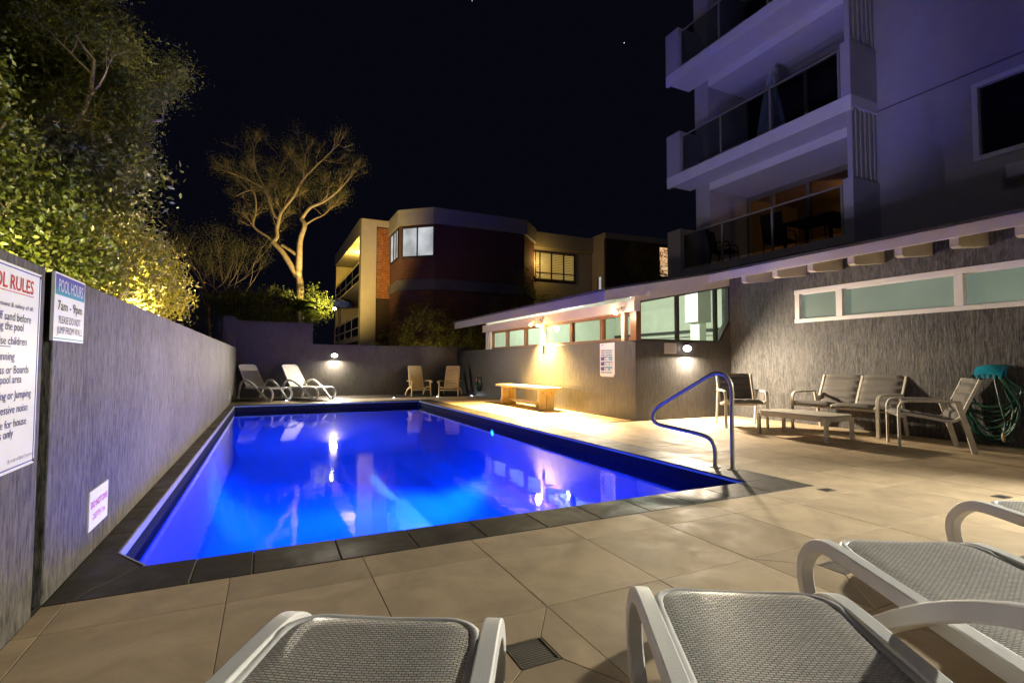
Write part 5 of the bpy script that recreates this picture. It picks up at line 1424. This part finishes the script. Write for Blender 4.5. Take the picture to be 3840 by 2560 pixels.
# ---- dim bare trees to its left
for k, (x, y_, h, lab) in enumerate(((-2.4, 25.4, 6.6, 'dim thin stemmed tree farthest left of the lit tree'), (-1.3, 24.9, 5.6, 'dim thin forked tree just left of the lit tree'))):
    t = thing('dim_tree', lab, 'tree', (x, y_, 0), group='dim trees behind the end wall')
    mb = MB(); tips = []
    limb(mb, [(x, y_, 0), (x+.1, y_, 2), (x-.05, y_+.1, h*.6)], .09, .05, 6)
    for q in range(5): grow_limbs(mb, (x-.05+rng.gauss(0, .03), y_+.1, h*.45+.25*q), (rng.gauss(0, .5), rng.gauss(0, .4), 1), 1.3, .035, 3, tips, .3, (2, 2), .76, .35, 4, .4)
    mb.build('trunk', 'bark_grey', t, world=True, smooth=60)
    tp = np.array([tuple(a) for a, b in tips]); idx = npr.integers(0, len(tp), 5000)
    leaves('crown', tp[idx]+npr.normal(size=(5000, 3))*.18, .05, 'leaf_dim', t, .3)

# ---- palms
def palm(x, y_, h, n, ln, label):
    t = thing('palm', label, 'palm', (x, y_, 0), group='palms behind the end wall')
    MB().tube([(x, y_, 0), (x+.05, y_, h*.5), (x, y_, h)], [.13, .11, .10], 8).build('trunk', 'bark_grey', t, world=True, smooth=60)
    for k in range(n):
        a = 2*math.pi*k/n+rng.uniform(-.2, .2); el = rng.uniform(.35, 1.3); fr = MB()
        pts = []; L = ln*rng.uniform(.8, 1.1)
        for q in range(9):
            s = q/8; hor = L*s*math.cos(el*(1-.1*s)); z_ = h+L*s*math.sin(el)-1.0*L*s*s*.62
            pts.append(Vector((x+math.cos(a)*hor, y_+math.sin(a)*hor, z_)))
        fr.tube(pts, [.018*(1-.8*i/8) for i in range(9)], 4, cap=False)
        pc = catmull(pts, 4)
        for q in range(3, len(pc)):
            tg = (pc[q]-pc[q-1]).normalized(); sd = tg.cross(Vector((0, 0, 1))).normalized(); wl = .34*math.sin(math.pi*min(1, .15+q/len(pc)*.9))*ln
            for s in (-1, 1):
                e = pc[q]+sd*s*wl*.8+tg*wl*.5-Vector((0, 0, wl*.35)); m_ = (pc[q]+e)/2+Vector((0, 0, .02)); w2 = tg*.014
                fr.add([pc[q]-w2, pc[q]+w2, m_+w2, e, m_-w2], [(0, 1, 2, 4), (4, 2, 3)])
        fr.build('frond', 'leaf_palm', t, world=True)
palm(1.05, 21.9, 3.05, 13, 1.5, 'palm with arching lit fronds in front of the pale trunk')
palm(-.55, 22.6, 3.3, 11, 1.3, 'dim palm left of the pale trunk above the stepped wall')

# ---- garden lamp between the palms
gl = thing('garden_lamp', 'tiny bright garden lamp among the palm fronds', 'lamp', (2.35, 21.3, 0))
MB().tube([(2.35, 21.3, 0), (2.35, 21.3, 3.1)], .025, 8).build('post', 'black', gl, world=True)
MB().ball((2.35, 21.3, 3.17), .05, 12, 8).build('globe', 'flood_glow', gl, world=True, smooth=60)
lamp('garden_light', 'SPOT', (2.35, 21.25, 3.3), 420, (1, .70, .22), .06, parent=gl, direction=(-.15, .75, .62), spot=125, blend=.6)

# ---- shrubs beyond the end wall
def shrub(name, lab, base, blobs, count, spread, size, mat, bark='bark_dark', asp=.42, stems=6, group='shrubs behind the end wall', tone=None):
    t = thing(name, lab, 'shrub', base, group=group); mb = MB(); tips = []
    for k in range(stems):
        c, r = blobs[k % len(blobs)]
        tgt = Vector(c)+Vector((rng.gauss(0, r[0]*.3), rng.gauss(0, r[1]*.3), rng.gauss(0, r[2]*.25)))
        b0 = Vector(base)+Vector((rng.gauss(0, .12), rng.gauss(0, .12), 0))
        p = limb(mb, [b0, b0.lerp(tgt, .35)+Vector((rng.gauss(0, .1), rng.gauss(0, .1), .1)), b0.lerp(tgt, .7)+Vector((rng.gauss(0, .1), rng.gauss(0, .1), .05)), tgt], .035, .012, 5)
        for q in (8, 10, 12, 14): grow_limbs(mb, p[q], Vector((rng.gauss(0, 1), rng.gauss(0, 1), rng.gauss(.3, .6))), r[0]*.7, .012, 1, tips, .35, (2, 2), .7, .15, 4, .6)
    mb.build('branches', bark, t, world=True, smooth=60)
    leaves('foliage', clumps(blobs, count, spread), size, mat, t, asp, tone=tone)
    return t
shrub('garden_shrub', 'bushy green shrub with lit leaf tips below the bay window', (6.4, 19.5, 0), [((5.7, 19.4, 2.2), (1.1, .9, 1.0)), ((6.9, 19.3, 1.8), (1.1, .8, .9)), ((4.6, 19.8, 1.7), (.9, .8, .8)), ((7.7, 19.0, 2.0), (.7, .7, .7))], 8500, .10, .085, 'leaf_yellow')
shrub('garden_shrub', 'dark shrub behind the stepped end wall under the dim trees', (-.9, 20.5, 0), [((-1.5, 20.6, 2.3), (1.3, .8, 1.4)), ((.2, 20.4, 1.9), (1.0, .8, 1.2)), ((-.8, 20.8, 3.0), (.9, .7, .8))], 7000, .14, .09, 'leaf_palm')
shrub('garden_shrub', 'sparse dark sapling in front of the shuttered window', (12.2, 21.5, 0), [((11.0, 21.5, 4.9), (.5, .5, .7)), ((12.4, 21.4, 3.6), (1.4, .6, .7)), ((14.2, 21.3, 3.7), (1.2, .6, .6)), ((10.2, 21.6, 3.5), (1.2, .6, .9))], 6500, .14, .09, 'leaf_dim')
shrub('garden_shrub', 'dark leafy sapling across the peach lit window', (19.2, 20.5, 0), [((18.9, 20.5, 6.3), (.9, .5, .9)), ((18.2, 20.6, 5.2), (1.2, .5, .9)), ((17.3, 20.7, 6.4), (1.0, .5, .9))], 4200, .12, .10, 'leaf_dim')

shrub('garden_shrub', 'leafy green shrub round the foot of the pale lit trunk', (.6, 22.3, 0), [((.2, 22.4, 3.3), (.8, .6, .7)), ((-1.1, 22.0, 3.1), (.9, .6, .7)), ((1.75, 22.8, 3.4), (.6, .5, .7)), ((.9, 22.3, 2.9), (.8, .6, .6))], 9000, .12, .09, 'leaf_palm')
# ---- vegetation behind the sign wall (positions behind the wall, lit by assumed garden lamps)
def shrubL(name, lab, base, blobs, count, spread, size, mat, **k): return shrub(name, lab, base, blobs, count, spread, size, mat, group='plants behind the sign wall', **k)
shrubL('broadleaf_shrub', 'green broadleaf shrub rising above the rules board', (-2.3, 5.0, 0), [((-2.55, 5.2, 2.9), (.75, .8, .8)), ((-2.2, 5.6, 2.1), (.8, .8, .75)), ((-1.75, 5.2, 1.75), (.6, .7, .55)), ((-2.9, 6.0, 3.8), (.6, .7, .6)), ((-1.95, 4.2, 1.7), (.5, .6, .5))], 38000, .10, .046, 'leaf_broad', asp=.55, stems=9)
shrubL('silver_shrub', 'dark shrub with pale silvery leaves at the edge of the trees', (-1.9, 7.6, 0), [((-1.75, 7.6, 3.15), (.50, .6, .55)), ((-1.95, 7.8, 2.6), (.55, .6, .5)), ((-2.35, 7.4, 3.2), (.5, .5, .5))], 7000, .09, .075, 'leaf_pale', asp=.5)
shrubL('olive_shrub', 'yellow green shrub leaning over the wall top', (-1.6, 6.6, 0), [((-1.45, 6.5, 2.05), (.5, .8, .42)), ((-1.30, 7.1, 1.72), (.36, .6, .36)), ((-1.75, 5.7, 1.75), (.5, .8, .42)), ((-1.9, 6.9, 2.2), (.5, .6, .4)), ((-1.3, 7.7, 2.1), (.3, .45, .45))], 17000, .085, .05, 'leaf_yellow', bark='bark_pale', stems=14)
t = thing('tall_tree', 'tall fine leaved tree filling the upper left corner', 'tree', (-3.40, 8.70, 0), group='plants behind the sign wall')
mb = MB(); tips = []
limb(mb, [(-3.40, 8.70, 0), (-3.30, 8.70, 2.0), (-3.10, 8.60, 3.6), (-3.20, 8.60, 4.6)], .16, .09)
hl = [([(-3.10, 8.60, 3.4), (-2.70, 8.70, 4.3), (-2.50, 8.70, 5.2), (-2.30, 8.60, 6.0)], .07), ([(-3.20, 8.60, 4.4), (-3.50, 8.30, 5.4), (-3.30, 8.10, 6.4), (-3.10, 8.10, 7.2)], .08), ([(-3.10, 8.60, 3.6), (-2.50, 9.00, 4.0), (-2.00, 9.20, 4.5), (-1.55, 9.30, 4.75)], .05),
      ([(-3.20, 8.60, 4.5), (-4.00, 8.40, 5.2), (-4.40, 8.30, 6.0)], .06), ([(-3.10, 8.60, 3.5), (-2.60, 8.30, 3.7), (-2.20, 8.20, 4.3), (-2.10, 8.10, 4.9)], .045)]
for pts, r0 in hl:
    p = limb(mb, pts, r0, .02, 7); m = len(p)
    for q in range(3, m, 2): grow_limbs(mb, p[q], Vector((rng.gauss(0, .7), rng.gauss(0, .7), rng.gauss(.3, .5))), rng.uniform(.32, .5), .016, 2, tips, .35, (2, 3), .72, .15, 4, .6)
mb.build('trunk', 'bark_pale', t, world=True, smooth=60)
tp = np.array([tuple(a) for a, b in tips]); nl = 55000; idx = npr.integers(0, len(tp), nl)
bl = clumps([((-2.75, 9.1, 5.6), (.8, .8, .75)), ((-2.2, 8.85, 5.45), (.45, .5, .5)), ((-2.3, 8.85, 4.8), (.5, .5, .45)), ((-1.78, 8.6, 4.78), (.30, .35, .24)), ((-1.92, 8.7, 4.25), (.32, .4, .28)), ((-1.78, 8.65, 3.85), (.28, .35, .28)), ((-2.85, 9.2, 4.5), (.7, .7, .6)), ((-3.4, 9.3, 5.5), (.9, .8, .8))], 70000, .10, .25)
leaves('crown', np.concatenate([tp[idx]+npr.normal(size=(nl, 3))*.13, bl]), .05, 'leaf_fine', t, .4)

# unseen garden lamps shining up into the leaves
def uplight(loc, aim, energy, color, label, spot=120):
    t = thing('assumed_uplight', label, 'lamp', (loc[0], loc[1], 0), group='assumed uplights behind the sign wall')
    MB().tube([(loc[0], loc[1], 0), (loc[0], loc[1], loc[2]-.05)], .018, 8).build('stake', 'black', t, world=True)
    d = Vector(aim).normalized(); l = Vector(loc)
    MB().tube([l-d*.12, l-d*.02, l], [.035, .05, .055], 12).build('housing', 'black', t, world=True, smooth=40)
    MB().tube([l+d*.001, l+d*.004], [.045, .045], 12).build('lens', 'flood_glow', t, world=True)
    lamp('uplight', 'SPOT', l+d*.03, energy, color, .05, parent=t, direction=d, spot=spot, blend=.8)
uplight((-1.12, 8.6, 1.25), (-.25, -.75, .5), 190, (1, .70, .16), 'small unseen uplight assumed behind the wall below the yellow green shrub')
uplight((-1.15, 3.6, 1.25), (-.55, .7, .55), 70, (1, .86, .40), 'small unseen uplight assumed behind the wall below the broadleaf shrub')

uplight((-1.2, 6.9, 1.2), (-.62, .18, .75), 1700, (1, .80, .30), 'small unseen uplight added behind the wall, pointing into the tall tree', 110)

# unseen lamp added behind the end wall to brighten the shrub tips
pl_ = thing('added_shrub_light', 'unseen low lamp added behind the end wall to brighten the shrubs', 'lamp', (5.2, 17.9, 0))
MB().tube([(5.2, 17.9, 0), (5.2, 17.9, .95)], .02, 8).build('post', 'black', pl_, world=True)
MB().ball((5.2, 17.9, 1.0), .05, 12, 8).build('globe', 'lit_warm', pl_, world=True, smooth=60)
lamp('shrub_fill', 'POINT', (5.2, 17.9, 1.12), 16, (1, .80, .35), .05, parent=pl_)
